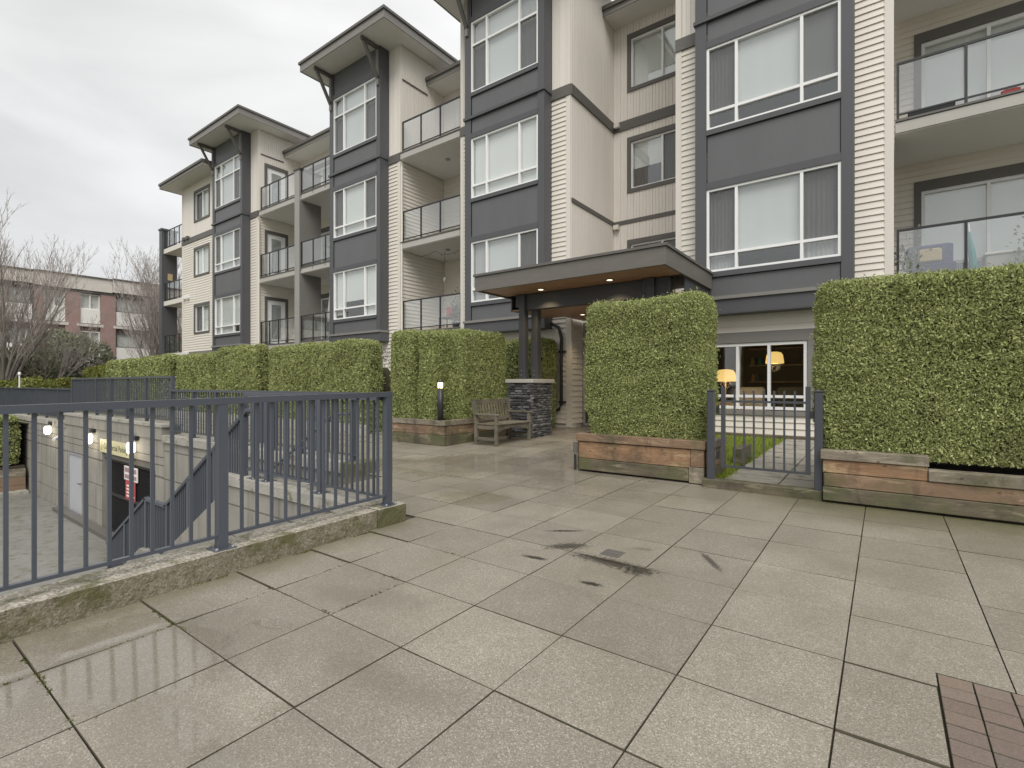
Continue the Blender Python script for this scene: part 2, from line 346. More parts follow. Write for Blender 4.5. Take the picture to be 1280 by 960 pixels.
def screen_mat():
    m, n, l, b = node_mat('insect_screen'); out = n['Material Output']
    b.inputs['Base Color'].default_value = (.12, .12, .12, 1); b.inputs['Roughness'].default_value = .8
    tr = n.new('ShaderNodeBsdfTransparent'); mx = n.new('ShaderNodeMixShader'); mx.inputs[0].default_value = .5
    l.new(tr.outputs[0], mx.inputs[1]); l.new(b.outputs[0], mx.inputs[2]); l.new(mx.outputs[0], out.inputs[0]); return m
M_screen = screen_mat()
def grille_mat():
    return M_black

# ------------------------------------------------------------------ mesh helpers
BASE = {}
class MB:
    def __init__(s): s.v = []; s.f = []
    def box(s, x0, x1, y0, y1, z0, z1):
        if x1 < x0: x0, x1 = x1, x0
        if y1 < y0: y0, y1 = y1, y0
        if z1 < z0: z0, z1 = z1, z0
        k = len(s.v)
        s.v += [(x0, y0, z0), (x1, y0, z0), (x1, y1, z0), (x0, y1, z0), (x0, y0, z1), (x1, y0, z1), (x1, y1, z1), (x0, y1, z1)]
        s.f += [tuple(k+i for i in q) for q in ((0, 3, 2, 1), (4, 5, 6, 7), (0, 1, 5, 4), (1, 2, 6, 5), (2, 3, 7, 6), (3, 0, 4, 7))]
        return s
    def cbox(s, x0, x1, y0, y1, z0, z1, c=.006):
        """box with chamfered edges (top, bottom and uprights)"""
        k = len(s.v); a = [x0, x1]; b = [y0, y1]
        def ring(z, e):
            i = len(s.v)
            s.v += [(x0+e+c, y0+e, z), (x1-e-c, y0+e, z), (x1-e, y0+e+c, z), (x1-e, y1-e-c, z), (x1-e-c, y1-e, z), (x0+e+c, y1-e, z), (x0+e, y1-e-c, z), (x0+e, y0+e+c, z)]
            return i
        r = [ring(z0, c), ring(z0+c, 0), ring(z1-c, 0), ring(z1, c)]
        s.f.append(tuple(r[0]+i for i in reversed(range(8)))); s.f.append(tuple(r[3]+i for i in range(8)))
        for q in range(3):
            for i in range(8):
                j = (i+1) % 8; s.f.append((r[q]+i, r[q]+j, r[q+1]+j, r[q+1]+i))
        return s
    def quad(s, *p):
        k = len(s.v); s.v += list(p); s.f.append(tuple(range(k, k+len(p)))); return s
    def bar(s, p, q, w, h, up=(0, 0, 1)):
        p, q = Vector(p), Vector(q); d = (q-p).normalized(); u = Vector(up)
        sd = d.cross(u)
        if sd.length < 1e-4: sd = d.cross(Vector((0, 1, 0)))
        sd.normalize(); u = sd.cross(d).normalized()
        k = len(s.v)
        for c in (p, q):
            for a, b in ((-1, -1), (1, -1), (1, 1), (-1, 1)): s.v.append(tuple(c+sd*(a*w/2)+u*(b*h/2)))
        s.f += [tuple(k+i for i in t) for t in ((0, 1, 2, 3), (7, 6, 5, 4), (0, 4, 5, 1), (1, 5, 6, 2), (2, 6, 7, 3), (3, 7, 4, 0))]
        return s
    def tube(s, pts, r, n=10):
        pts = [Vector(p) for p in pts]; rings = []
        for i, p in enumerate(pts):
            d = (pts[min(i+1, len(pts)-1)]-pts[max(i-1, 0)]).normalized()
            a = d.cross(Vector((0, 0, 1)))
            if a.length < .05: a = d.cross(Vector((1, 0, 0)))
            a.normalize(); b = a.cross(d); rr = r[i] if isinstance(r, (list, tuple)) else r
            rings.append(len(s.v)); s.v += [tuple(p+a*math.cos(2*math.pi*t/n)*rr+b*math.sin(2*math.pi*t/n)*rr) for t in range(n)]
        for q in range(len(rings)-1):
            for i in range(n):
                j = (i+1) % n; s.f.append((rings[q]+i, rings[q]+j, rings[q+1]+j, rings[q+1]+i))
        s.f.append(tuple(rings[0]+i for i in reversed(range(n)))); s.f.append(tuple(rings[-1]+i for i in range(n)))
        return s
    def lathe(s, c, prof, n=20):
        rings = []
        for (r, z) in prof:
            rings.append(len(s.v)); s.v += [(c[0]+r*math.cos(2*math.pi*t/n), c[1]+r*math.sin(2*math.pi*t/n), c[2]+z) for t in range(n)]
        for q in range(len(rings)-1):
            for i in range(n):
                j = (i+1) % n; s.f.append((rings[q]+i, rings[q]+j, rings[q+1]+j, rings[q+1]+i))
        s.f.append(tuple(rings[0]+i for i in reversed(range(n)))); s.f.append(tuple(rings[-1]+i for i in range(n)))
        return s
    def fr(s, F, s0, s1, o0, o1, z0, z1):
        a, b = F(s0, o0, z0), F(s1, o1, z1); return s.box(a[0], b[0], a[1], b[1], a[2], b[2])
    def build(s, name, mat, parent=None, smooth=False):
        me = bpy.data.meshes.new(name)
        b = BASE.get(parent.name, (0, 0, 0)) if parent else (0, 0, 0)
        me.from_pydata([(x-b[0], y-b[1], z-b[2]) for x, y, z in s.v], [], s.f); me.update()
        return link(name, me, mat, parent, smooth)
def link(name, me, mat, parent=None, smooth=False):
    o = bpy.data.objects.new(name, me); COL.objects.link(o)
    if mat is not None and not me.materials: me.materials.append(mat)
    if smooth: me.polygons.foreach_set('use_smooth', [True]*len(me.polygons))
    if parent: o.parent = parent; BASE[o.name] = BASE.get(parent.name, (0, 0, 0))
    return o
def tag(o, label=None, cat=None, group=None, kind=None):
    if label: o['label'] = label
    if cat: o['category'] = cat
    if group: o['group'] = group
    if kind: o['kind'] = kind
    return o
def thing(name, loc, label, cat, group=None):
    o = bpy.data.objects.new(name, None); COL.objects.link(o); o.location = loc; o.empty_display_size = .1
    BASE[o.name] = tuple(loc); return tag(o, label, cat, group)
def np_mesh(name, V, Q, mat, parent=None):
    V = np.asarray(V, np.float32); Q = np.asarray(Q, np.int32); k = Q.shape[1]
    b = np.array(BASE.get(parent.name, (0, 0, 0)) if parent else (0, 0, 0), np.float32)
    me = bpy.data.meshes.new(name); me.vertices.add(len(V)); me.vertices.foreach_set('co', (V-b).ravel())
    me.loops.add(Q.size); me.loops.foreach_set('vertex_index', Q.ravel())
    me.polygons.add(len(Q)); me.polygons.foreach_set('loop_start', np.arange(len(Q), dtype=np.int32)*k)
    me.update(calc_edges=True); me.validate()
    return link(name, me, mat, parent)
def FY(Y): return lambda s, o, z: (s, Y-o, z)       # wall facing the plaza (-Y)
def FX(X): return lambda s, o, z: (X+o, s, z)       # wall facing +X
def gz(y): return .016*y                            # the plaza climbs gently towards the building

def leaf_mesh(P, N, length, width, jit=.9, droop=.0):
    n = len(P); r = NP.normal(0, 1, (n, 3)); d = N*.30+np.array([0, 0, .42-droop])+r*jit*.55
    d /= np.linalg.norm(d, axis=1, keepdims=True); s = np.cross(d, N+NP.normal(0, .42, (n, 3))); s /= np.linalg.norm(s, axis=1, keepdims=True)+1e-9
    Ls = length*(.55+.9*NP.random((n, 1))); Ws = width*(.6+.8*NP.random((n, 1)))
    V = np.stack([P-d*Ls*.35, P+d*Ls*.2+s*Ws, P+d*Ls*.65, P+d*Ls*.2-s*Ws], 1).reshape(-1, 3)
    return V, np.arange(n*4).reshape(n, 4)
# ------------------------------------------------------------------ ground
PX0, PX1, PY0, PY1 = -25.6, -3.98, -9.0, 4.42        # the sunken drive court
m = MB()
for (x0, x1, y0, y1) in [(-600, PX0, -600, 600), (PX1, 600, -600, 600), (PX0, PX1, PY1, 600), (PX0, PX1, -600, PY0)]:
    m.quad((x0, y0, -.10), (x1, y0, -.10), (x1, y1, -.10), (x0, y1, -.10))
tag(m.build('ground', M_ground), kind='structure')
m = MB().quad((PX0, PY0, -2.72), (PX1, PY0, -2.60), (PX1, PY1, -2.60), (PX0, PY1, -2.62)); tag(m.build('driveway', M_drive), kind='structure')
m = MB().quad((-48, -60, -.06), (-38.8, -60, -.06), (-38.8, 90, -.06), (-48, 90, -.06)); tag(m.build('road', M_asph), kind='structure')
m = MB().quad((-38.8, -60, -.03), (-25.6, -60, -.03), (-25.6, 4.3, -.03), (-38.8, 4.3, -.03)); tag(m.build('lawn', M_lawn), kind='structure')

# plaza: joint bed with separate slabs on it
def grimy_edges(o):
    me = o.data
    if len(me.materials) < 2: me.materials.append(M_joint)
    for p in me.polygons: p.material_index = 0 if p.normal.z > .9 else 1
    return o
m = MB()
def slope_quad(x0, x1, y0, y1, dz): m.quad((x0, y0, gz(y0)+dz), (x1, y0, gz(y0)+dz), (x1, y1, gz(y1)+dz), (x0, y1, gz(y1)+dz))
slope_quad(-3.98, 14, -3, 14.5, -.022); slope_quad(-40, -3.98, 4.42, 14.5, -.022); slope_quad(-6.1, -3.98, 3.1, 4.42, -.022)
plaza = tag(m.build('plaza', M_joint), kind='structure')
GX, GYs, ox, oy = .605, .572, -.155, 1.145
pm = MB().cbox(-GX/2+.0028, GX/2-.0028, -GYs/2+.0028, GYs/2-.0028, -.06, 0, .0012)
pav_me = None
far = MB(); npav = 0
tilt = math.atan(.016)
for i in range(-36, 10):
    for j in range(-3, 23):
        x, y = ox+GX*(i+.5), oy+GYs*(j+.5)
        if x > 3.3 or y > 13.9: continue
        if x < -3.70 and y < 3.05: continue
        if x < -5.9 and y < 4.75: continue
        if 6.62 < y < 11.5 and x > -3.3: continue
        if x > .2 and y < 2.95: continue
        if x > 1.9 and y > 6.4: continue
        x0, x1, y0, y1 = x-GX/2, x+GX/2, y-GYs/2, y+GYs/2
        if x < -3.4 and y < 3.2 : x0 = max(x0, -3.71)
        cutb = x1 > .19 and x < .2 and y < 2.95
        if cutb: x1 = .186
        if y0 < 2.98 < y1 and x1 > .19:      # slabs cut round the brick corner
            a, b, c, d, xs = x0+.0028, x1-.0028, 2.99, y1-.0028, .186
            pg = [(a, c), (b, c), (b, d), (a, d)] if x > .2 else [(a, y0+.0028), (xs, y0+.0028), (xs, c), (b, c), (b, d), (a, d)]
            mm = MB(); k_ = len(pg); mm.v = [(px, py, gz(py)) for px, py in pg]+[(px, py, gz(py)-.06) for px, py in pg]
            mm.f = [tuple(range(k_))]+[(i_, i_+k_, (i_+1) % k_+k_, (i_+1) % k_) for i_ in range(k_)]
            grimy_edges(mm.build('paver', M_pave, plaza)); npav += 1; continue
        if x1-x0 < .1: continue
        if x > -8.6 and x0 == x-GX/2 and not cutb:
            if pav_me is None:
                o = grimy_edges(pm.build('paver', M_pave, plaza)); pav_me = o.data
            else:
                o = bpy.data.objects.new('paver', pav_me); COL.objects.link(o); o.parent = plaza
            o.location = (x, y, gz(y)+rng.uniform(-.0012, .0012)); o.rotation_euler = (tilt+rng.gauss(0, .0022), rng.gauss(0, .0022), rng.gauss(0, .0012)); npav += 1
        elif x > -8.6:
            o = grimy_edges(MB().cbox(x0+.0028, x1-.0028, y0+.0028, y1-.0028, gz(y)-.06, gz(y), .0012).build('paver', M_pave, plaza)); npav += 1
        else: far.box(x0+.004, x1-.004, y0+.004, y1-.004, gz(y)-.05, gz(y))
tag(grimy_edges(far.build('far_pavers', M_pave, plaza)), kind='stuff')
# red brick corner
bm_ = MB().cbox(-.0585, .0585, -.0485, .0485, -.06, .001, .002); b_me = None
for i in range(14):
    for j in range(16):
        x, y = .19+.121*(i+.5), 2.985-.101*(j+.5)
        if b_me is None: o = grimy_edges(bm_.build('brick', M_brick, plaza)); b_me = o.data
        else: o = bpy.data.objects.new('brick', b_me); COL.objects.link(o); o.parent = plaza
        o.location = (x, y, gz(y)+rng.uniform(-.001, .0012)); o.rotation_euler = (tilt+rng.gauss(0, .004), rng.gauss(0, .004), rng.gauss(0, .008))
# moss and silt tufts in the joints near the kerb and along the planters
tp = []
for k in range(2600):
    if rng.random() < .5:
        i_ = rng.choice((-6, -5, -4)); x = ox+GX*i_+rng.gauss(0, .006); y = rng.uniform(-.3, 3.0)
        if rng.random() < .5: x, y = rng.uniform(-3.68, -2.6), oy+GYs*rng.choice((-2, -1, 0, 1, 2, 3))+rng.gauss(0, .006)
    elif rng.random() < .5: x, y = -3.69+abs(rng.gauss(0, .012)), rng.uniform(-.5, 3.2)
    else: x, y = rng.uniform(-3.5, 3.2), 6.42-abs(rng.gauss(0, .012))-(.13 if rng.random() < .5 else 0)
    if y > 6 and x > -.5: y -= .13*(1 if y > 6.3 else 0)
    if mnoise.noise(Vector((x*3, y*3, 0))) < .05: continue
    tp.append((x, y, gz(y)-.004))
tp = np.array(tp); tp = np.repeat(tp, 5, 0)+NP.normal(0, .004, (len(tp)*5, 3))*np.array([1, 1, .3]); up_ = np.tile([0, 0, 1.0], (len(tp), 1))
V, Q_ = leaf_mesh(tp, up_, .012, .0035); tag(np_mesh('moss', V, Q_, M_mossleaf), 'thin green moss growing in the slab joints', 'moss', None, 'stuff')
# drain grate in one slab
dr = thing('floor_drain', (-1.68, 3.57, gz(3.57)), 'small square metal drain grate set in a paving slab', 'drain')
z = gz(3.57)+.001
MB().box(-1.755, -1.605, 3.505, 3.52, z-.004, z+.004).box(-1.755, -1.605, 3.63, 3.645, z-.004, z+.004).box(-1.755, -1.74, 3.52, 3.63, z-.004, z+.004).box(-1.62, -1.605, 3.52, 3.63, z-.004, z+.004).build('frame', M_brown, dr)
for k in range(5): MB().box(-1.74, -1.62, 3.525+.022*k, 3.538+.022*k, z-.004, z+.0025).build('bar', M_brown, dr)
MB().quad((-1.74, 3.52, z-.001), (-1.62, 3.52, z-.001), (-1.62, 3.63, z-.001), (-1.74, 3.63, z-.001)).build('sump', M_soil, dr)

# ------------------------------------------------------------------ sunken court: kerb, walls, stair
kb = thing('concrete_curb', (-3.83, 1, 0), 'low mossy exposed aggregate curb carrying the front railing', 'curb')
def rough_block(x0, x1, y0, y1, z0, z1, nx, ny, nz, amp, top_m, side_m, name_top, parent, slope=True):
    """block with slightly uneven cast faces: top skin and side skin as two parts"""
    def P(x, y, z):
        k = amp*mnoise.noise(Vector((x*9, y*9, z*9)))+amp*.7*mnoise.noise(Vector((x*31, y*31, z*31+5)))
        return (x+k, y+k*.6, z+(gz(y) if slope else 0)+k*.8)
    def grid(mb, fn, n1, n2):
        k = len(mb.v)
        for a in range(n1+1):
            for b in range(n2+1): mb.v.append(P(*fn(a/n1, b/n2)))
        for a in range(n1):
            for b in range(n2): mb.f.append((k+a*(n2+1)+b, k+(a+1)*(n2+1)+b, k+(a+1)*(n2+1)+b+1, k+a*(n2+1)+b+1))
    t = MB(); grid(t, lambda a, b: (x0+(x1-x0)*a, y0+(y1-y0)*b, z1), nx, ny); t.build(name_top, top_m, parent)
    s = MB(); grid(s, lambda a, b: (x1, y0+(y1-y0)*a, z0+(z1-z0)*b), ny, nz); grid(s, lambda a, b: (x1-(x1-x0)*a, y1, z0+(z1-z0)*b), nx, nz)
    grid(s, lambda a, b: (x0, y1-(y1-y0)*a, z0+(z1-z0)*b), ny, nz); grid(s, lambda a, b: (x0+(x1-x0)*a, y0, z0+(z1-z0)*b), nx, nz)
    s.build('side_face', side_m, parent)
rough_block(-3.98, -3.70, -2.6, 2.95, -.06, .165, 5, 110, 5, .006, M_curbtop, M_curbface, 'top_face', kb)
e_ = thing('curb_end', (-3.83, 3.1, 0), 'moss covered end block of the front curb beneath the corner post', 'curb')
rough_block(-3.985, -3.68, 2.955, 3.27, -.06, .168, 6, 6, 5, .007, M_curbtop, M_mosscurb, 'top_face', e_)

def lift_wall(name, label, F, s0, s1, z0, z1, holes, thick, panel=2.35, rows=None, cat='wall'):
    """board-marked concrete wall cast in lifts with recessed joints; holes = [(s0,s1,z0,z1)]"""
    a = F(s0, 0, z0); t = thing(name, a, label, cat)
    ss = sorted(set([s0, s1]+[h[i] for h in holes for i in (0, 1)]+[s0+panel*k for k in range(1, int((s1-s0)/panel)+1) if s0+panel*k < s1-.4]))
    zs = sorted(set([z0, z1]+[h[i] for h in holes for i in (2, 3) if z0 < h[i] < z1]+(rows or [])))
    for i in range(len(ss)-1):
        for j in range(len(zs)-1):
            cs, cz = (ss[i]+ss[i+1])/2, (zs[j]+zs[j+1])/2
            if any(h[0] < cs < h[1] and h[2] < cz < h[3] for h in holes): continue
            MB().fr(F, ss[i]+.003, ss[i+1]-.003, -.05, rng.uniform(-.004, .004), zs[j]+.012, zs[j+1]-.012).build('concrete_lift', M_conc, t)
    m = MB()
    # back-up body, cut round the openings
    for i in range(len(ss)-1):
        zc = [(z0, z1)]
        for h in holes:
            if h[0] < (ss[i]+ss[i+1])/2 < h[1]:
                zc = [q for (p, r) in zc for q in ((p, max(p, h[2])), (min(r, h[3]), r)) if q[1]-q[0] > .01]
        for (p, r) in zc: m.fr(F, ss[i], ss[i+1], -thick, -.03, p, r)
    m.build('wall_body', M_conc, t); return t
GATE = (-17.1, -13.35, -2.7, -.46); DOOR = (-20.45, -18.95, -2.62, -.72)
w1 = lift_wall('retaining_wall', 'tall weathered concrete wall of the sunken drive with gate and door', FY(4.40), -27.7, -12.85, -2.75, .12, [GATE, DOOR], .3, 2.5, [-2.1, -1.42, -.74, -.28])
MB().box(-20.6, -12.85, 4.36, 4.75, .12, .40).build('parapet', M_conc, w1); MB().box(-20.65, -12.8, 4.33, 4.78, .40, .46).build('coping', M_conccap, w1)
MB().box(-33, -20.62, 4.36, 4.72, .0, .16).build('coping', M_conccap, w1)
w2 = lift_wall('stair_back_wall', 'concrete wall behind the stair under the picket fence', FY(4.40), -12.83, -6.1, -2.75, .08, [], .3, 2.4, [-2.1, -1.42, -.74, -.12])
MB().box(-12.8, -6.02, 4.34, 4.74, .085, .235).build('coping', M_conccap, w2)
MB().cbox(-6.25, -5.97, 4.325, 4.755, -.02, .245, .01).build('end_block', M_mosscurb, w2)
# stair flank wall on the court side
t = thing('stair_flank_wall', (-6, 3.1, -2.7), 'concrete flank wall stepping down beside the stair to the parkade', 'wall')
MB().box(-6.95, -3.99, 2.98, 3.26, .085, .20).build('coping', M_conccap, t)
for (x0, x1) in ((-6.92, -5.5), (-5.494, -4.0)):
    zs = [-2.7, -1.9, -1.22, -.55, -.16, .08]
    for a, b in zip(zs, zs[1:]): MB().box(x0+.003, x1-.003, 3.01+rng.uniform(-.003, .003), 3.24, a+.012, b-.012).build('concrete_lift', M_conc, t)
MB().box(-6.9, -4.0, 3.03, 3.2, -2.7, .07).build('wall_body', M_conc, t)
def zst(x): # nosing line of the stair
    if x > -6.5: return .06
    if x > -9.0: return .06-(-6.5-x)*.607
    if x > -9.85: return -1.46
    return max(-2.62, -1.46-(-9.85-x)*.58)
m = MB()
xs = [-6.95, -9.05, -9.85, -11.85]
for a, b in zip(xs, xs[1:]):
    za, zb = zst(a+.03)+.12, zst(b)+.12
    k = len(m.v); m.v += [(a, 3.02, za), (b, 3.02, zb), (b, 3.02, -2.7), (a, 3.02, -2.7), (a, 3.22, za), (b, 3.22, zb), (b, 3.22, -2.7), (a, 3.22, -2.7)]
    m.f += [tuple(k+i for i in q) for q in ((0, 3, 2, 1), (4, 5, 6, 7), (0, 1, 5, 4), (2, 3, 7, 6), (1, 2, 6, 5), (0, 4, 7, 3))]
m.build('stringer', M_conc, t)
# steps
stp = thing('stair', (-8, 3.8, -2.6), 'concrete stair descending from the plaza to the parkade', 'stair')
x = -6.5
while x > -11.9:
    if -9.0 >= x > -9.85: MB().box(-9.85, x, 3.24, 4.39, -2.69, -1.46).build('landing', M_sidewalk, stp); x = -9.8501; continue
    MB().box(x-.28, x-.002, 3.24, 4.39, -2.69, max(-2.6, zst(x-.2))).build('step', M_sidewalk, stp); x -= .28

# far left of the court: planter and hedge
# ------------------------------------------------------------------ railings
def railing(name, label, p, q, z0, h, posts, group, npick=None, joined=False, cap=(.07, .045), bottom=.09, plates=True, z1=None, pk=.02, thick_post=.065):
    """straight guard from p to q; z0/z1 = base heights at the ends"""
    z1 = z0 if z1 is None else z1
    p, q = Vector((*p, z0)), Vector((*q, z1)); d = q-p; L = Vector((d.x, d.y, 0)).length
    t = thing(name, tuple(p), label, 'railing', group)
    at = lambda f, dz: p+d*f+Vector((0, 0, dz))
    MB().bar(at(0, h-cap[1]/2)-d.normalized()*.035, at(1, h-cap[1]/2)+d.normalized()*.035, cap[0], cap[1]).build('top_rail', M_steel, t)
    MB().bar(at(0, bottom), at(1, bottom), .032, .022).build('bottom_rail', M_steel, t)
    for f in posts:
        c = at(f, 0); o = MB().box(c.x-thick_post/2, c.x+thick_post/2, c.y-thick_post/2, c.y+thick_post/2, c.z+.006, c.z+h-cap[1]).build('post', M_steel, t)
        if plates:
            MB().box(c.x-.075, c.x+.075, c.y-.075, c.y+.075, c.z-.006, c.z+.0055).build('base_plate', M_steel, o)
            for sx in (-1, 1):
                for sy in (-1, 1): MB().lathe((c.x+sx*.055, c.y+sy*.055, c.z+.0055), [(.011, 0), (.011, .01), (.005, .014)], 6).build('anchor_bolt', M_deepgrey, o)
    n = npick or max(2, int(L/.113)); J = MB()
    for k in range(1, n):
        f = k/n; c = at(f, 0)
        if any(abs(f-g)*L < .05 for g in posts): continue
        mb = J if joined else MB()
        mb.box(c.x-pk/2, c.x+pk/2, c.y-pk/2, c.y+pk/2, c.z+bottom+.011, c.z+h-cap[1])
        if not joined: mb.build('picket', M_steel, t)
    if joined: tag(J.build('pickets', M_steel, t), kind='stuff')
    return t
G1 = 'blue grey metal guard railings round the sunken drive'
zk = lambda y: .165+gz(y)
railing('railing', 'long blue grey picket railing on the aggregate curb beside the slabs', (-3.80, -1.35), (-3.80, 3.15), zk(-1.35), 1.07, [0, 1.5/4.5, 3.01/4.5, 1], G1, 40, z1=zk(3.15))
railing('railing', 'picket railing on the stair flank wall, joining the curb railing', (-6.42, 3.12), (-3.88, 3.12), .20, 1.05, [.07, .19, .62], G1, 30)
railing('railing', 'sloping picket guard of the upper stair flight', (-8.98, 3.12), (-6.44, 3.12), -1.40, .90, [.02, .33, .66, .97], G1, 38, z1=.14, plates=False, bottom=.05)
railing('railing', 'short level picket guard at the stair landing', (-9.83, 3.12), (-9.0, 3.12), -1.42, .90, [0.03], G1, 13, plates=False, bottom=.05)
railing('railing', 'sloping picket guard of the lower stair flight', (-11.75, 3.12), (-9.85, 3.12), -2.50, .90, [.03, .5], G1, 30, z1=-1.42, plates=False, bottom=.05)
railing('railing', 'low picket fence on the coping behind the stair', (-12.74, 4.52), (-6.12, 4.52), .24, 1.0, [.0, .17, .33, .5, .66, .78, .985], G1, joined=True)
railing('railing', 'tall picket fence on the raised parapet above the parking gate', (-20.6, 4.56), (-12.80, 4.56), .46, 1.08, [0, .155, .31, .47, .63, .8, 1], G1, joined=True, plates=False)
railing('railing', 'long low picket fence running on beyond the raised parapet', (-32, 4.56), (-20.68, 4.56), .16, 1.06, [.0, .12, .24, .36, .48, .6, .72, .86, 1], G1, joined=True, plates=False)
hr = thing('handrail', (-8, 4.3, -.9), 'thin round handrail sloping along the wall behind the stair', 'handrail')
MB().tube([(-9.0, 4.30, -.60), (-8.15, 4.30, -.09), (-6.35, 4.30, .93), (-6.0, 4.30, .94)], .02, 8).build('rail', M_steel, hr, True)
for x in (-8.6, -7.4, -6.5): MB().bar((x, 4.30, .93-(-6.35-x)*.567-.01), (x, 4.395, .93-(-6.35-x)*.567-.05), .018, .018).build('bracket', M_steel, hr)

# parkade gate, door, lamps, signs
gt = thing('parking_gate', (-15.2, 4.6, -2.6), 'dark wire mesh sliding gate to the underground parking', 'gate')
MB().box(-17.1, -13.35, 4.44, 4.52, -.62, -.47).build('header_beam', M_brown, gt)
f = MB()
for (x0, x1, z0, z1) in ((-17.08, -17.0, -2.6, -.63), (-13.45, -13.37, -2.6, -.63), (-17.0, -13.45, -2.6, -2.52), (-17.0, -13.45, -.70, -.63), (-17.0, -13.45, -1.62, -1.54), (-15.27, -15.2, -2.52, -1.62), (-15.27, -15.2, -1.54, -.70)): f.box(x0, x1, 4.50, 4.55, z0, z1)
f.build('frame', M_black, gt)
g_ = MB()
for k in range(70): g_.box(-17.0+.051*k, -16.99+.051*k, 4.521, 4.531, -2.52, -.7)
for k in range(18): g_.box(-17.0, -13.45, 4.532, 4.542, -2.5+.1*k, -2.49+.1*k)
tag(g_.build('mesh_wires', M_black, gt), kind='stuff')
rm = thing('parkade_interior', (-15, 7, -2.6), 'dim parking hall seen through the wire gate', 'parking hall')
MB().box(-21, -12.9, 9.0, 9.1, -2.6, -.3).build('back_wall', plain('parkade_wall', (.16, .09, .07), .9, .3), rm); MB().box(-21, -12.9, 4.72, 9.0, -2.66, -2.6).build('floor', M_drive, rm); MB().box(-21, -12.9, 4.72, 9.0, -.42, -.32).build('ceiling', M_dark, rm)
MB().box(-21.1, -21, 4.72, 9.1, -2.6, -.3).build('side_wall', M_dark, rm); MB().box(-12.9, -12.8, 4.72, 9.1, -2.6, -.3).build('side_wall', M_dark, rm)
d_ = thing('service_door', (-19.7, 4.4, -2.6), 'plain pale grey metal door in the concrete wall', 'door')
MB().box(-20.38, -19.02, 4.44, 4.49, -2.55, -.80).build('door_leaf', M_doorgrey, d_)
MB().box(-20.45, -20.38, 4.41, 4.5, -2.6, -.73).box(-19.02, -18.95, 4.41, 4.5, -2.6, -.73).box(-20.38, -19.02, 4.41, 4.5, -.80, -.73).build('door_frame', M_deepgrey, d_)
MB().tube([(-19.15, 4.44, -1.6), (-19.15, 4.38, -1.6), (-19.30, 4.38, -1.6)], .014, 8).build('handle', M_black, d_)
MB().box(-21, -12.9, 4.15, 4.39, -2.66, -2.5).build('step', M_brown, d_)
for x, lb in ((-22.2, 'lit wall lamp on the concrete wall beyond the grey service door'), (-17.75, 'lit wall lamp beside the yellow parking sign, above the gate edge'), (-14.45, 'lit wall lamp between the yellow sign and the stair')):
    q = thing('wall_lamp', (x, 4.4, -.2), lb, 'wall lamp', 'wall lamps in the sunken drive')
    MB().cbox(x-.12, x+.12, 4.30, 4.395, .0, .12, .015).build('housing', M_black, q)
    MB().lathe((x, 4.27, -.30), [(.05, 0), (.085, .05), (.09, .22), (.07, .27)], 14).build('diffuser', M_wallpack, q, True)
    L = bpy.data.lights.new('wall_lamp_light', 'POINT'); L.energy = 4; L.color = (1, .86, .62); L.shadow_soft_size = .1
    lo = bpy.data.objects.new('wall_lamp_light', L); COL.objects.link(lo); lo.location = (0, -.32, -.05); lo.parent = q
def text(body, parent, loc, size, mat, name='lettering', xscale=1):
    c = bpy.data.curves.new(name, 'FONT'); c.body = body; c.size = size; c.extrude = .001; c.align_x = 'CENTER'; c.align_y = 'CENTER'
    to = bpy.data.objects.new(name, c); COL.objects.link(to)
    me = bpy.data.meshes.new_from_object(to.evaluated_get(bpy.context.evaluated_depsgraph_get()))
    bpy.data.objects.remove(to); me.materials.clear()
    o = link(name, me, mat, parent); b = BASE[parent.name]
    o.location = (loc[0]-b[0], loc[1]-b[1], loc[2]-b[2]); o.rotation_euler = (R(90), 0, 0); o.scale = (xscale, 1, 1); return o
sg = thing('parking_sign', (-15.9, 4.39, -.4), 'wide yellow sign above the parking gate', 'sign')
MB().box(-17.15, -14.68, 4.365, 4.395, -.47, -.12).build('board', M_sign, sg)
text('Commercial Parking', sg, (-15.93, 4.362, -.30), .21, M_ink, xscale=1.05)
MB().box(-17.1, -16.95, 4.361, 4.364, -.42, -.17).build('symbol_panel', plain('sign_olive', (.42, .38, .12), .5), sg)
MB().box(-14.88, -14.73, 4.361, 4.364, -.42, -.17).build('symbol_panel', M_tan, sg)
s2 = thing('notice_sign', (-15, 4.49, -.9), 'white notice board on the wire gate', 'sign')
MB().box(-15.65, -14.72, 4.478, 4.495, -1.07, -.72).build('board', M_signw, s2)
MB().box(-15.60, -14.78, 4.474, 4.477, -.87, -.76).build('text_block', M_inkg, s2); MB().box(-15.60, -14.78, 4.474, 4.477, -1.03, -.93).build('text_block', M_inkg, s2)
s3 = thing('notice_sign', (-15, 4.49, -1.4), 'red notice with white lines below the white notice', 'sign')
MB().box(-15.55, -14.88, 4.478, 4.495, -1.56, -1.08).build('board', M_signr, s3)
for k in range(4): MB().box(-15.46, -14.98+(.06 if k == 3 else 0), 4.474, 4.477, -1.23-.085*k, -1.185-.085*k).build('text_line', M_inkw, s3)
q = thing('security_camera', (-21.2, 4.38, -.3), 'small white camera on the concrete wall between lamp and door', 'camera')
MB().box(-21.25, -21.15, 4.34, 4.395, -.36, -.26).build('mount', M_white, q); MB().tube([(-21.2, 4.33, -.33), (-21.05, 4.2, -.38)], .045, 10).build('body', M_white, q)

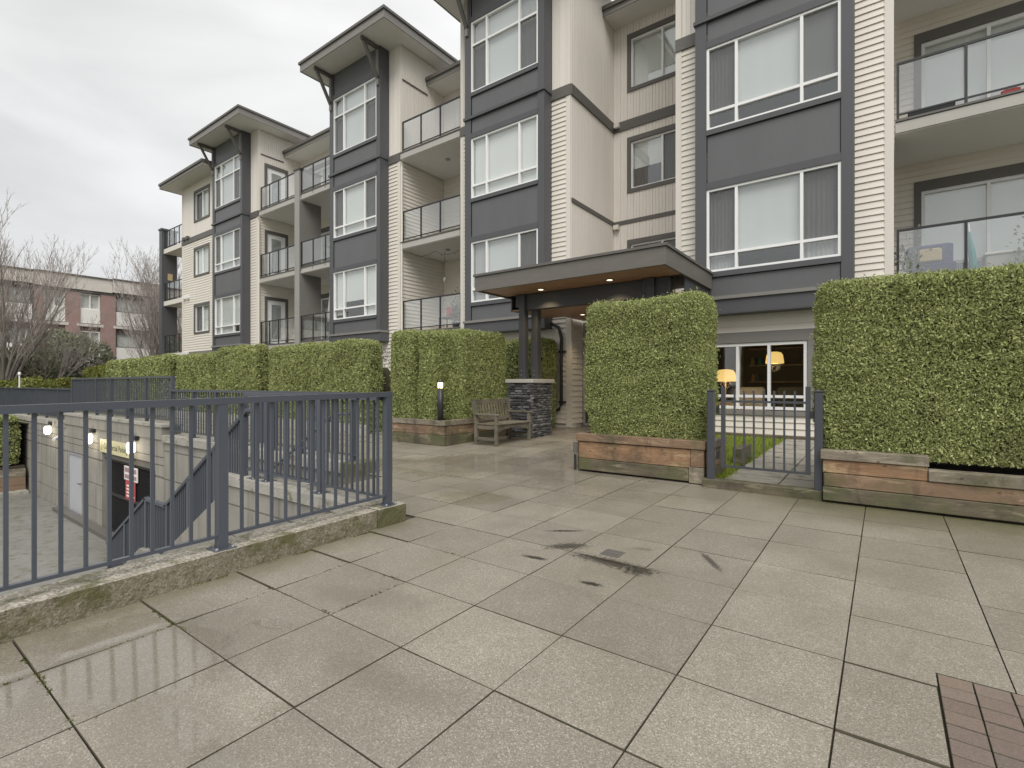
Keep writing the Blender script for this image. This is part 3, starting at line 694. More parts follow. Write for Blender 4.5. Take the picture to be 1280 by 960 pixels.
# ------------------------------------------------------------------ apartment building
bld = thing('apartment_building', (-14, 12, 0), 'four storey apartment building with grey bays, beige siding and glass balconies', 'building')
YB, YW, YR, YE = 11.35, 11.75, 13.85, 14.40      # bay face, beige wall face, balcony back wall, entry recess back wall
FL = [0.2, 3.15, 6.25, 9.35]
def lap(F, s0, s1, z0, z1, mat=None, pitch=.13, depth=.026, single=False, parent=bld, o=0):
    """horizontal lap siding, real laps"""
    n = max(1, round((z1-z0)/pitch)); p = (z1-z0)/n; J = MB()
    for k in range(n):
        a, b = z0+p*k, z0+p*(k+1); mb = MB() if single else J
        q = [F(s0, o+depth, a), F(s1, o+depth, a), F(s1, o+.002, b), F(s0, o+.002, b)]
        mb.quad(*q); mb.quad(F(s0, o, a), F(s1, o, a), F(s1, o+depth, a), F(s0, o+depth, a))
        mb.quad(F(s1, o+depth, a), F(s1, o, a), F(s1, o, b), F(s1, o+.002, b))
        if single: mb.build('siding_board', mat or M_beige, parent)
    if not single: tag(J.build('lap_siding', mat or M_beige, parent), kind='stuff')
def vert(F, s0, s1, z0, z1, mat=None, pitch=.2, parent=bld):
    """vertical board siding with recessed grooves and a centre rib"""
    n = max(1, round((s1-s0)/pitch)); p = (s1-s0)/n; J = MB()
    prof = [(0, -.012), (.04, .008), (.46, .008), (.50, -.004), (.54, .008), (.96, .008), (1, -.012)]
    for k in range(n):
        for (a, oa), (b, ob) in zip(prof, prof[1:]):
            x0, x1 = s0+p*(k+a), s0+p*(k+b); J.quad(F(x0, oa, z0), F(x1, ob, z0), F(x1, ob, z1), F(x0, oa, z1))
    tag(J.build('vertical_siding', mat or M_beigeV, parent), kind='stuff')
def holed(fn, F, s0, s1, z0, z1, holes, **k):
    if not holes: return fn(F, s0, s1, z0, z1, **k)
    a, b = min(h[0] for h in holes), max(h[1] for h in holes)
    if a-s0 > .02: fn(F, s0, a, z0, z1, **k)
    if s1-b > .02: fn(F, b, s1, z0, z1, **k)
    z = z0
    for h in sorted(holes, key=lambda h: h[2]):
        if h[2]-z > .02: fn(F, a, b, z, h[2], **k)
        z = h[3]
    if z1-z > .02: fn(F, a, b, z, z1, **k)
def bx(name, F, s0, s1, o0, o1, z0, z1, mat, parent=bld): return MB().fr(F, s0, s1, o0, o1, z0, z1).build(name, mat, parent)
def window(F, s0, s1, z0, z1, vs, hs, blinds, screens, mat=M_white, fw=.05, depth=.10, o=0, back=True):
    """vs/hs: mullion positions as fractions; blinds: {col: material}; screens: set of (col,row)"""
    m = MB(); W, Hh = s1-s0, z1-z0
    m.fr(F, s0, s0+fw, o-depth, o, z0, z1).fr(F, s1-fw, s1, o-depth, o, z0, z1)
    m.fr(F, s0+fw, s1-fw, o-depth, o-.001, z0, z0+fw).fr(F, s0+fw, s1-fw, o-depth, o-.001, z1-fw, z1)
    ve = [s0+fw]+[s0+W*v for v in vs]+[s1-fw]; he = [z0+fw]+[z0+Hh*h for h in hs]+[z1-fw]
    for v in ve[1:-1]: m.fr(F, v-.028, v+.028, o-depth, o-.004, z0+fw, z1-fw)
    for h in he[1:-1]: m.fr(F, s0+fw, s1-fw, o-depth, o-.008, h-.028, h+.028)
    w = m.build('window', mat, bld)
    for i in range(len(ve)-1):
        for j in range(len(he)-1):
            a, b, c, d = ve[i], ve[i+1], he[j], he[j+1]
            g = MB().fr(F, a-.005, b+.005, o-.062, o-.056, c-.005, d+.005).build('pane', M_glass, w)
            if (i, j) in screens: MB().quad(F(a, o-.040, c), F(b, o-.040, c), F(b, o-.040, d), F(a, o-.040, d)).build('insect_screen', M_screen, w)
        bm = blinds.get(i)
        if bm is not None:
            mt, lo = bm if isinstance(bm, tuple) else (bm, 0.0)
            zb = z0+lo*Hh
            if mt is M_curt:
                q = MB(); n = 14; a, b = ve[i], ve[i+1]
                for k in range(n):
                    x0, x1 = a+(b-a)*k/n, a+(b-a)*(k+1)/n; oa, ob = (o-.14-.03*(k % 2)), (o-.14-.03*((k+1) % 2))
                    q.quad(F(x0, oa, zb), F(x1, ob, zb), F(x1, ob, z1), F(x0, oa, z1))
                q.build('curtain', mt, w)
            else: MB().quad(F(ve[i], o-.13, zb), F(ve[i+1], o-.13, zb), F(ve[i+1], o-.13, z1), F(ve[i], o-.13, z1)).build('blind', mt, w)
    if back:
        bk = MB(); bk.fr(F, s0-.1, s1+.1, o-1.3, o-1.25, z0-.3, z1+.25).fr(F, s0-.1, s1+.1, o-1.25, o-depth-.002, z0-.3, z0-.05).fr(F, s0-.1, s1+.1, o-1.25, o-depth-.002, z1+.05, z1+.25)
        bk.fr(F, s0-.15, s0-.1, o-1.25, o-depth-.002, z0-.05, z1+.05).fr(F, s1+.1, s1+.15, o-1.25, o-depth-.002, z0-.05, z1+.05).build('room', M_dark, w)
    return w
def casing(F, s0, s1, z0, z1, mat=M_brown, wd=.11, pr=.035, head=.14):
    bx('window_casing', F, s0-wd, s0, -.05, pr, z0-wd, z1+head, mat); bx('window_casing', F, s1, s1+wd, -.05, pr, z0-wd, z1+head, mat)
    bx('window_casing', F, s0, s1, -.05, pr-.002, z1, z1+head, mat); bx('window_sill', F, s0, s1, -.05, pr+.012, z0-wd, z0, mat)
WIN = [(3.78, 5.58), (6.87, 8.66), (10.02, 12.13)]
def bay(x0, x1, style, rightw, leftw, ridge=True):
    """grey projecting bay with three stacked windows; rightw/leftw = beige flank widths"""
    F = FY(YB); sL, sR = x0+.24, x1-.20
    zt = 13.12
    for a, b in ((x0, sL), (sR, x1)):
        bx('corner_board', F, a, b, -.02, 0, 3.24, 9.24, M_greyd); bx('corner_board', F, a, b, -.02, 0, 9.32, zt, M_greyd)
    for (X, sgn) in ((x0, -1), (x1, 1)):
        for (a, b) in ((3.24, 9.24), (9.32, zt)):
            MB().box(min(X, X-sgn*.02), max(X, X-sgn*.02), YB+.0205, YW+.3, a, b).build('side_board', M_greyd, bld)
    # flashing at the top floor line and the base ledge
    MB().box(x0-.03, x1+.03, YB-.045, YW+.02, 9.24, 9.32).build('flashing', M_greyd, bld)
    MB().box(x0-.04, x1+.04, YB-.055, YW+.02, 3.17, 3.24).build('ledge', M_roofe, bld)
    MB().box(x0-.02, x1+.02, YB-.01, YW+.02, 2.88, 3.169).build('base_band', M_greyd, bld)
    MB().box(x0-.02, x1+.02, YB-.008, YW+.02, 2.86, 2.879).build('underside', M_greyd, bld)
    spans = [(3.24, WIN[0][0]), (WIN[0][1], WIN[1][0]), (WIN[1][1], 9.24), (9.32, WIN[2][0]), (WIN[2][1], zt)]
    for k, (a, b) in enumerate(spans):
        top = b in (WIN[0][0], WIN[1][0], WIN[2][0]); bot = a in (WIN[0][1], WIN[1][1], WIN[2][1])
        p0, p1 = a+(.15 if bot else 0), b-(.11 if top else 0)
        bx('panel', F, sL+.014, sR-.014, -.06, -.03, p0+.014, p1-.014, M_grey)
        if bot: bx('head_trim', F, sL, sR, -.0605, .012, a, p0, M_greyd)
        if top: bx('sill_trim', F, sL, sR, -.0605, .02, p1, b, M_greyd)
        bx('panel_back', F, sL, sR, -.12, -.061, a, b, M_black)  # black sheet stands in for the shadow line in the gaps round panels
    for k, (z0, z1) in enumerate(WIN):
        bl, scn = style[k]
        hs = (.215,) if k < 2 else (.67,)
        row = 1 if k < 2 else 0
        window(F, sL, sR, z0, z1, (.245, .735), hs, bl, {(c, row) for c in scn}, o=-.012)
    # beige flanks beside the bay
    for (a, b, end) in ((x1+.001, x1+rightw, 1), (x0-leftw, x0-.001, -1)):
        if b-a < .05: continue
        W = FY(YW); c = .14
        e0, e1 = (b-c, b) if end > 0 else (a, a+c)
        s0, s1 = (a, b-c) if end > 0 else (a+c, b)
        if s1-s0 > .03:
            lap(W, s0, s1, .30, 9.08); vert(W, s0, s1, 9.36, 13.12)
        bx('corner_trim', W, e0, e1, -.03, .024, .2, 9.08, M_btrim); bx('corner_trim', W, e0, e1, -.03, .024, 9.36, 13.12, M_btrim)
        bx('belt_band', W, a, b, -.03, .05, 9.08, 9.36, M_brown)
        MB().fr(W, a, b, -.3, -.031, .1, 13.1).build('wall_core', M_btrim, bld)
    return
B_ = M_blind; C_ = M_curt; S_ = M_blindw
st1 = [({0: C_, 1: (B_, .24), 2: (C_, .0)}, (0, 2)), ({0: (C_, .22), 1: (B_, .235), 2: (B_, .23)}, (0, 2)), ({0: B_, 1: B_, 2: B_}, (0, 2))]
st2 = [({0: C_, 1: (B_, .3), 2: C_}, (2,)), ({0: S_, 1: S_, 2: S_}, ()), ({0: C_, 1: B_, 2: C_}, (0, 2))]
st3 = [({0: (S_, .1), 1: (S_, .36), 2: S_}, ()), ({0: C_, 1: S_, 2: C_}, (0, 2)), ({0: C_, 1: B_, 2: C_}, (0, 2))]
st4 = [({0: S_, 1: S_, 2: (S_, .25)}, ()), ({0: C_, 1: B_, 2: C_}, (0, 2)), ({0: C_, 1: B_, 2: C_}, (0, 2))]
bay(-3.36, -.46, st1, .60, .56); bay(-10.15, -7.32, st2, .59, .52); bay(-17.05, -14.08, st3, .61, 0.0); bay(-26.98, -23.92, st4, .70, 0.0)

def tower_roof(x0, x1, yf=10.52, yb=14.2, bx0=None, bx1=None):
    zs = 13.12
    o = MB().box(x0+.03, x1-.03, yf+.03, yb, zs, zs+.03).build('soffit', M_soffit, bld)
    n = int((yb-yf)/.1)
    r = MB().box(x0, x1, yf, yf+.028, zs-.02, zs+.24).box(x1-.028, x1, yf+.029, yb, zs-.02, zs+.24).box(x0, x0+.028, yf+.029, yb, zs-.02, zs+.24).build('fascia', M_roofe, bld)
    MB().box(x0-.05, x1+.05, yf-.05, yb, zs+.242, zs+.33).build('gutter', M_brown, r)
    MB().box(x0+.03, x1-.03, yf+.03, yb, zs+.04, zs+.24).build('roof', M_brown, bld)
    for X in (bx0+.10, bx1-.10):
        b = MB().bar((X, YB-.012, 11.75), (X, YB-.012, 12.98), .10, .10, (1, 0, 0)).build('bracket', M_roofe, bld)
        MB().bar((X, YB-.03, 11.98), (X, yf+.22, 13.0), .085, .10, (1, 0, 0)).build('brace', M_brown, b)
        MB().bar((X, yf+.12, 13.05), (X, YB+.0, 13.05), .10, .12).build('outrigger', M_brown, b)
tower_roof(-4.5, .8, bx0=-3.36, bx1=-.46); tower_roof(-11.1, -6.15, bx0=-10.15, bx1=-7.32); tower_roof(-17.7, -12.86, bx0=-17.05, bx1=-14.08); tower_roof(-27.55, -22.5, bx0=-26.98, bx1=-23.92)
def low_eave(x0, x1, yf, yb, z0=12.27, left=False):
    MB().box(x0, x1, yf+.03, yb, z0, z0+.03).build('soffit', M_soffit, bld)
    f = MB().box(x0, x1, yf, yf+.028, z0-.02, z0+.2).build('fascia', M_roofe, bld)
    MB().box(x0, x1, yf-.06, yf-.002, z0+.13, z0+.25).build('gutter', M_brown, f)
    MB().box(x0, x1, yf+.03, yb+.3, z0+.04, z0+.26).build('roof', M_brown, bld)
    if left: MB().box(x0, x0+.028, yf+.029, yb, z0-.02, z0+.2).build('fascia', M_roofe, bld)
low_eave(-13.46, -10.68, 12.95, 13.9); low_eave(-23.2, -17.06, 12.95, 13.9); low_eave(-32.5, -27.0, 10.92, 12.2, 12.22, True); low_eave(-6.72, -3.93, 13.62, 14.5); low_eave(.15, 6, 12.95, 13.7)

# flank walls that close the recesses (facing +X)
def side_wall(X, y0, y1, windows=(), z_lap=None):
    F = FX(X)
    if z_lap: lap(F, y0, y1, .3, 9.08); vert(F, y0, y1, 9.36, 13.1)
    bx('belt_band', F, y0, y1, -.03, .05, 9.08, 9.36, M_brown)
    MB().fr(F, y0, y1, -.3, -.031, .1, 13.1).build('wall_core', M_btrim, bld)
# balcony A east-facing flank of bay 3, entry recess flank of bay 2
F = FX(-13.47); lap(F, YW, YR, 3.2, 9.06); vert(F, YW, YR, 9.36, 13.1); bx('wall_core', F, YW+.31, YR+.3, -.3, -.031, .1, 13.1, M_btrim)
MB().bar((-13.44, 11.8, 11.93), (-13.44, 13.0, 11.93), .03, .03).build('ledger', M_brown, bld)
F = FX(-6.73); vert(F, YW+.02, YE, 3.45, 6.22); vert(F, YW+.02, YE, 6.34, 9.08); vert(F, YW+.02, YE, 9.36, 13.1)
bx('belt_band', F, YW-.03, YE-.06, -.02, .05, 9.08, 9.36, M_brown); bx('belt_band', F, YW+.03, YE-.045, -.02, .03, 6.22, 6.34, M_brown); bx('wall_core', F, YW+.31, YE+.3, -.3, -.031, .1, 13.1, M_btrim)
lap(F, YW+.02, 12.36, .30, 3.1, pitch=.145)
# entry recess back wall with three windows
F = FY(YE); rec = [(-6.17, -4.62, 4.10, 5.58), (-6.17, -4.62, 7.25, 8.68), (-6.17, -4.62, 10.30, 11.80)]
vert(F, -6.73, -6.28, 3.45, 6.22); vert(F, -6.73, -6.28, 6.34, 9.08); vert(F, -6.73, -6.28, 9.36, 12.3)
vert(F, -4.51, -3.92, 3.45, 6.22); vert(F, -4.51, -3.92, 6.34, 9.08); vert(F, -4.51, -3.92, 9.36, 12.3)
for (a, b) in ((3.45, 3.99), (5.72, 6.22), (6.34, 7.14), (8.82, 9.08), (9.36, 10.19), (11.94, 12.3)): vert(F, -6.28, -4.51, a, b)
bx('belt_band', F, -6.70, -3.93, -.02, .05, 9.08, 9.36, M_brown); bx('belt_band', F, -6.71, -3.93, -.02, .03, 6.22, 6.34, M_brown)
bx('vent_hood', F, -6.68, -6.52, .03, .16, 6.08, 6.21, M_btrim); bx('vent_hood', F, -6.66, -6.5, .05, .16, 9.18, 9.30, M_btrim)
for k, h in enumerate(rec):
    casing(F, *h); window(F, *h, (.62,), (), {0: (S_, .45) if k else None, 1: C_} if k != 2 else {0: S_, 1: S_}, {(1, 0)} if k < 2 else set(), o=-.02)
for (s0, s1) in ((-6.73, -6.3), (-4.5, -3.92)): bx('wall_core', F, s0, s1, -.3, -.05, .2, 12.3, M_btrim)
# ground storey: siding boards that can be told apart
F = FY(YW)
GW = (-3.32, -1.26, .82, 2.24)
lap(F, -3.36, GW[0]-.0, .30, 2.86, single=True, pitch=.135)
lap(F, -3.32, -1.1, .30, .70, single=True, pitch=.133); lap(F, -3.32, -1.1, 2.48, 2.86, single=True, pitch=.127)
lap(F, -1.1, -.46, .30, 2.86, single=True, pitch=.135)
bx('window_casing', F, -3.32, -1.14, -.05, .03, 2.25, 2.475, M_roofe); bx('window_sill', F, -3.34, -1.12, -.05, .05, .705, .80, M_roofe); bx('window_casing', F, -1.25, -1.12, -.05, .028, .80, 2.249, M_roofe)
gw = window(F, *GW, (.36, .66), (.195,), {}, set(), o=0, back=False, fw=.06)
lap(F, -10.67, -6.87, .30, 2.86, single=True, pitch=.145); bx('corner_trim', F, -6.869, -6.70, -.03, .03, .2, 3.1, M_btrim); bx('wall_core', F, -10.7, -6.76, -.3, -.03, .1, 3.1, M_btrim)
lap(F, -.45, 6, .30, 2.9, pitch=.14); bx('wall_core', F, -.46, 6, -.3, -.04, .1, 3.1, M_btrim)
lap(F, -34, -10.71, .30, 2.9, pitch=.14); bx('base_trim', F, -31.6, -26.98, -.02, .06, 2.9, 3.12, M_roofe)
# lounge behind the ground-floor window
lg = MB().box(-4.6, -.2, 15.4, 15.5, .2, 2.9).box(-4.7, -4.6, 12.1, 15.5, .2, 2.9).box(-.2, -.1, 12.1, 15.5, .2, 2.9).box(-4.6, -.2, 12.06, 15.4, 2.86, 2.9).build('lounge_wall', plain('lounge_paint', (.13, .10, .085), .8, .15), bld)
MB().box(-4.6, -.2, 12.06, 15.4, .2, .25).build('lounge_floor', M_wood, bld)
MB().fr(F, -4.7, -3.33, -.32, -.04, .2, 2.86).build('wall_core', M_btrim, bld); MB().fr(F, -1.11, -.46, -.32, -.04, .2, 2.86).build('wall_core', M_btrim, bld)
def shade_lamp(x, y, z, lb, r=.2, h=.26, hang=False):
    q = thing('shade_lamp', (x, y, z), lb, 'lamp')
    MB().lathe((x, y, z), [(r, 0), (r*1.02, .03), (r*.9, h*.75), (r*.7, h), (r*.3, h+.02)], 18).build('lamp_shade', M_shade, q, True)
    if hang: MB().tube([(x, y, z+h), (x, y, 2.86)], .008, 6).build('cord', M_black, q)
    else:
        MB().tube([(x, y, z+.02), (x, y, z-.5)], .014, 8).build('stem', M_tan, q); MB().lathe((x, y, z-.52), [(.13, 0), (.13, .02), (.03, .05)], 14).build('foot', M_tan, q)
    L = bpy.data.lights.new('lamp_light', 'POINT'); L.energy = 5; L.color = (1, .7, .38); L.shadow_soft_size = .12
    lo = bpy.data.objects.new('lamp_light', L); COL.objects.link(lo); lo.location = (0, 0, -.06); lo.parent = q
shade_lamp(-3.06, 12.75, 1.42, 'glowing table lamp behind the ground floor window', .24, .27)
shade_lamp(-2.03, 12.9, 1.83, 'glowing pendant lamp hanging behind the ground floor window', .19, .25, True)
q = thing('side_table', (-3.06, 12.75, .25), 'small dark table under the glowing table lamp', 'table')
MB().cbox(-3.4, -2.7, 12.5, 13.0, .84, .89, .01).build('table_top', M_wood, q)
for sx in (-3.35, -2.75):
    for sy in (12.55, 12.95): MB().box(sx-.02, sx+.02, sy-.02, sy+.02, .25, .84).build('leg', M_wood, q)
q = thing('lounge_shelf', (-1.9, 15.3, .25), 'dark shelf unit with small bright objects at the back of the lounge', 'shelf')
for k in range(5): MB().box(-3.0, -.9, 15.0, 15.38, .5+.45*k, .53+.45*k).build('shelf_board', M_tan if k % 2 else M_wood, q)
for k in range(16):
    x = -2.95+rng.random()*1.9; zz_ = .53+.45*rng.randrange(4); MB().lathe((x, 15.15, zz_), [(.04, 0), (.06, .08), (.03, .16), (.035, .2)], 8).build('vase', [M_white, M_tan, M_red, M_teal, M_black][rng.randrange(5)], q)
for (x, y, lb) in ((-1.75, 13.4, 'dark armchair behind the ground floor window under the pendant lamp'), (-2.75, 13.6, 'pale armchair beside the glowing table lamp')):
    q = thing('armchair', (x, y, .25), lb, 'armchair'); mt = M_dark if x > -2 else M_blind
    MB().cbox(x-.35, x+.35, y-.35, y+.35, .35, .68, .05).build('seat', mt, q); MB().cbox(x-.35, x+.35, y+.2, y+.4, .60, 1.28, .05).build('backrest', mt, q)
    for s in (-1, 1): MB().cbox(x+s*.4-.07, x+s*.4+.07, y-.35, y+.4, .35, .88, .04).build('armrest', mt, q)
    for sx in (-.3, .3):
        for sy in (-.3, .3): MB().box(x+sx-.02, x+sx+.02, y+sy-.02, y+sy+.02, .25, .35).build('leg', M_black, q)

# balconies
def glass_rail(parent, x0, x1, y, zf, n, h=1.08, mat=M_black, low=.10, dz=.16):
    MB().box(x0, x1, y-.022, y+.022, zf+h-.04, zf+h).build('top_rail', mat, parent)
    MB().box(x0, x1, y-.012, y+.012, zf+low, zf+low+.03).build('bottom_rail', mat, parent)
    for k in range(n+1):
        x = x0+.02+(x1-x0-.04)*k/n; MB().box(x-.02, x+.02, y-.021, y+.021, zf-dz, zf+h-.041).build('rail_post', mat, parent)
    for k in range(n):
        a, b = x0+(x1-x0)*k/n+.03, x0+(x1-x0)*(k+1)/n-.03
        MB().box(a, b, y-.005, y+.005, zf+low+.032, zf+h-.042).build('glass_panel', M_rglass, parent)
def sliding_door(F, s0, s1, z0, z1, blind=None):
    casing(F, s0, s1, z0+.0, z1, M_brown, .12, .04, .2)
    window(F, s0, s1, z0, z1, (.5,), (), {0: blind, 1: blind}, set(), o=-.02, fw=.06)
def recess(x0, x1, yf, yb, levels, doors, rails, ceil=True, fascia=None, blinds=None, vtop=True):
    F = FY(yb)
    for k in levels:
        zf = FL[k]; zc = FL[k+1]-.26 if k < 3 else 12.27
        b = MB().box(x0, x1, yf-.06, yb, zf-.26, zf-.04).build('balcony', M_soffit, bld)
        MB().box(x0+.002, x1-.002, yf-.09, yf-.062, zf-.24, zf-.05).build('slab_edge', M_slabedge, b)
        MB().box(x0+.002, x1-.002, yf-.11, yf+.1, zf-.038, zf).build('drip_edge', M_brown, b)
        for (a, c, n, y) in rails[k] if isinstance(rails, dict) else rails: glass_rail(b, a, c, y, zf, n)
        for lx in ((x0+x1)/2,): MB().lathe((lx, (yf+yb)/2-.2, zf-.30), [(.07, 0), (.085, .02), (.085, .04)], 14).build('ceiling_light', M_deepgrey, b)
        hs = [(s0, s1, zf+.03, zf+.03+2.22) for (s0, s1) in doors]
        fn = vert if (k == 3 and vtop) else lap
        # wall between and beside the doors
        cur = x0
        for (s0, s1) in doors:
            if s0-.12-cur > .03: fn(F, cur, s0-.12, zf, zc)
            fn(F, s0-.12, s1+.12, zf+2.45, zc); cur = s1+.12
        if x1-cur > .03: fn(F, cur, x1, zf, zc)
        for i, h in enumerate(hs):
            casing(F, h[0], h[1], h[2], h[3], M_brown, .12, .04, .2); window(F, *h, (.5,), (), {0: (blinds or {}).get(k), 1: (blinds or {}).get(k)}, set(), o=-.02, fw=.06)
recess(-13.45, -10.69, 11.80, YR, (1, 2, 3), [(-12.2, -10.9)], [(-13.43, -10.70, 3, 11.80)], blinds={1: C_, 2: B_, 3: S_})
recess(-23.2, -17.07, 11.85, YR, (1, 2, 3), [(-22.4, -20.6), (-19.4, -17.5)], [(-23.18, -20.12, 4, 11.85), (-19.72, -17.09, 3, 11.78)], blinds={1: C_, 2: B_, 3: B_})
recess(.16, 6, 11.85, 13.6, (1, 2, 3), [(.62, 2.7), (3.2, 5.2)], [(.18, 5.9, 6, 11.82)], blinds={1: (S_, .3), 2: (S_, .3)})
# the dividing column on the wide balconies
MB().box(-20.10, -19.74, 11.70, 12.72, .2, FL[3]+1.02).build('column', M_colgrey, bld)
MB().box(-19.738, -19.732, 11.72, 12.70, .2, FL[3]-.3).build('column_side', M_roofe, bld); MB().box(-20.14, -19.70, 11.66, 12.76, FL[3]+1.02, FL[3]+1.09).build('column_cap', M_brown, bld)
# flank of bay 4 with white balcony doors
F = FX(-23.22)
for k in (1, 2, 3):
    zf, zc = FL[k], (FL[k+1]-.26 if k < 3 else 13.1); d0, d1 = 12.15, 13.05
    fn = vert if k == 3 else lap
    fn(F, YW, d0-.12, zf, zc); fn(F, d1+.12, YR, zf, zc); fn(F, d0-.12, d1+.12, zf+2.3, zc)
    casing(F, d0, d1, zf+.12, zf+2.15, M_brown, .12, .04, .15)
    dd = bx('balcony_door', F, d0, d1, -.05, -.012, zf+.02, zf+2.15, M_white)
    MB().fr(F, d0+.22, d1-.22, -.011, -.006, zf+.35, zf+1.95).build('door_glass', M_curt, dd); MB().fr(F, d0+.22, d1-.22, -.004, .0, zf+.35, zf+1.95).build('pane', M_glass, dd)
    MB().fr(F, d0+.06, d0+.09, -.012, .03, zf+1.0, zf+1.03).build('handle', M_deepgrey, dd)
bx('wall_core', F, YW+.31, YR, -.3, -.051, .1, 13.1, M_btrim); MB().bar((-23.2, 11.85, 12.0), (-23.2, 12.95, 12.0), .03, .05).build('ledger', M_brown, bld)
# far end wall with three windows, and the corner balconies
F = FY(YW); ew = [(-30.0, -28.3, 4.15, 5.55), (-30.0, -28.3, 7.22, 8.6), (-30.0, -28.3, 10.18, 11.65)]
holed(lap, F, -31.55, -26.99, 3.12, 9.08, [(h[0]-.1, h[1]+.1, h[2]-.1, h[3]+.13) for h in ew[:2]]); holed(vert, F, -31.55, -26.99, 9.36, 12.22, [(ew[2][0]-.1, ew[2][1]+.1, ew[2][2]-.1, ew[2][3]+.13)])
bx('belt_band', F, -31.65, -26.99, -.03, .05, 9.08, 9.36, M_brown); bx('corner_trim', F, -31.65, -31.55, -.03, .024, .2, 9.08, M_btrim); bx('corner_trim', F, -31.65, -31.55, -.03, .024, 9.36, 12.2, M_btrim)
for k, h in enumerate(ew): casing(F, *h, M_brown, .1, .035, .13); window(F, *h, (.5,), (), {0: S_ if k == 1 else C_, 1: S_}, {(0, 0)} if k != 1 else set(), o=-.02)
for (a, b) in ((-31.6, -30.15), (-28.15, -26.99)): bx('wall_core', F, a, b, -.3, -.04, .1, 12.2, M_btrim)
for k, z in enumerate((6.05, 9.3, 2.95)): # pairs of little vent hoods
    for dx in (0, .45): bx('vent_hood', F, -31.35+dx, -31.1+dx, .02, .15, z, z+.16, M_white if k != 1 else M_brown)
for k in (1, 2, 3):
    zf = FL[k]; b = MB().box(-34.6, -31.66, 11.80, 14.5, zf-.26, zf).build('balcony', M_btrim, bld); glass_rail(b, -34.45, -31.68, 11.86, zf, 4)
MB().box(-34.85, -34.45, 11.7, 12.5, .2, FL[3]+1.15).build('column', M_greyd, bld); MB().box(-34.9, -34.4, 11.66, 12.55, FL[3]+1.15, FL[3]+1.25).build('column_cap', M_greyd, bld)
bx('address_panel', FX(-34.44), 12.0, 12.25, 0, .03, 7.55, 7.95, M_tan)
# main mass behind everything
MB().box(-31.64, -27.3, 12.2, 24, .1, 12.3).box(-27.3, -23.56, 12.7, 24, .1, 13.1).box(-23.5, -16.75, 15.3, 24, .1, 12.5).box(-16.7, -13.8, 12.7, 24, .1, 13.1).box(-13.7, -10.4, 15.3, 24, .1, 12.5).box(-10.3, -7.1, 12.7, 24, 3.0, 13.1).box(-7, -3.6, 15.9, 24, .1, 12.5).box(-3.5, -.3, 12.7, 24, 3.0, 13.1).box(.2, 8, 15.1, 24, .1, 12.5).build('main_block', M_btrim, bld)
MB().box(-6.98, -3.9, 14.75, 15.8, .2, 3.4).build('lobby', M_dark, bld)
# beige strip left of bay 2 closes balcony A
F = FX(-10.68)
# downspouts in the inner corners
for X, Y_ in ((-23.14, 11.70), (-13.40, 11.70)):
    o = MB().tube([(X, Y_, 9.0), (X, Y_+.03, 8.8), (X, Y_+.03, 3.0)], .04, 8).build('downspout', M_btrim, bld)
# entrance door wall under the canopy
ent = thing('entrance_door', (-5.3, 12.4, .2), 'grey framed glass entrance door wall behind the hedge under the canopy', 'door')
fm = MB()
for x in (-6.70, -5.75, -4.8, -3.98): fm.box(x, x+.07, 12.36, 12.44, .22, 3.05)
for z in (.22, .95, 2.35, 2.98): fm.box(-6.63, -3.98, 12.365, 12.435, z, z+.07)
fm.build('frame', M_deepgrey, ent)
for a, b in ((-6.63, -5.75), (-5.68, -4.8), (-4.73, -3.98)):
    for c, d in ((.29, .95), (1.02, 2.35), (2.42, 2.98)): MB().box(a, b, 12.395, 12.405, c, d).build('pane', M_dglass, ent)
MB().tube([(-5.62, 12.33, 1.0), (-5.62, 12.33, 1.5)], .015, 8).build('handle', M_deepgrey, ent)

# ------------------------------------------------------------------ entrance canopy
cn = thing('entrance_canopy', (-5.1, 9.5, .15), 'flat dark timber entrance canopy with wood soffit and recessed lights', 'canopy')
CX0, CX1, CY0, CY1 = -7.27, -3.0, 8.46, 11.34
MB().cbox(CX0, CX1, CY0, CY0+.05, 3.40, 3.72, .006).build('fascia', M_canopy, cn); MB().cbox(CX1-.05, CX1, CY0+.052, CY1, 3.40, 3.72, .006).build('fascia', M_canopy, cn); MB().cbox(CX0, CX0+.05, CY0+.052, CY1, 3.40, 3.72, .006).build('fascia', M_canopy, cn)
MB().box(CX0-.03, CX1+.03, CY0-.03, CY1, 3.722, 3.77).build('roof_edge', M_brown, cn); MB().box(CX0+.05, CX1-.05, CY0+.05, CY1, 3.5, 3.71).build('roof_deck', M_brown, cn)
k = 0; y = CY0+.056
while y < 9.52: MB().box(CX0+.052, CX1-.052, y, y+.092, 3.43, 3.455).build('soffit_board', M_wood, cn); y += .095
y = 9.72
while y < 12.35:
    MB().box(-6.68 if y > 11.33 else CX0+.052, -3.95 if y > 11.33 else CX1-.052, y, y+.092, 3.10, 3.125).build('soffit_board', M_wood, cn); y += .095
MB().cbox(-6.85, -3.3, 9.53, 9.71, 3.06, 3.42, .008).build('beam', M_post, cn)
MB().box(-6.80, -6.62, 9.72, 11.3, 3.127, 3.42).build('beam', M_post, cn); MB().box(CX0+.06, CX0+.09, 9.72, 11.3, 3.1, 3.43).build('soffit_drop', M_post, cn); MB().box(CX1-.09, CX1-.06, 9.72, 11.3, 3.1, 3.43).build('soffit_drop', M_post, cn)
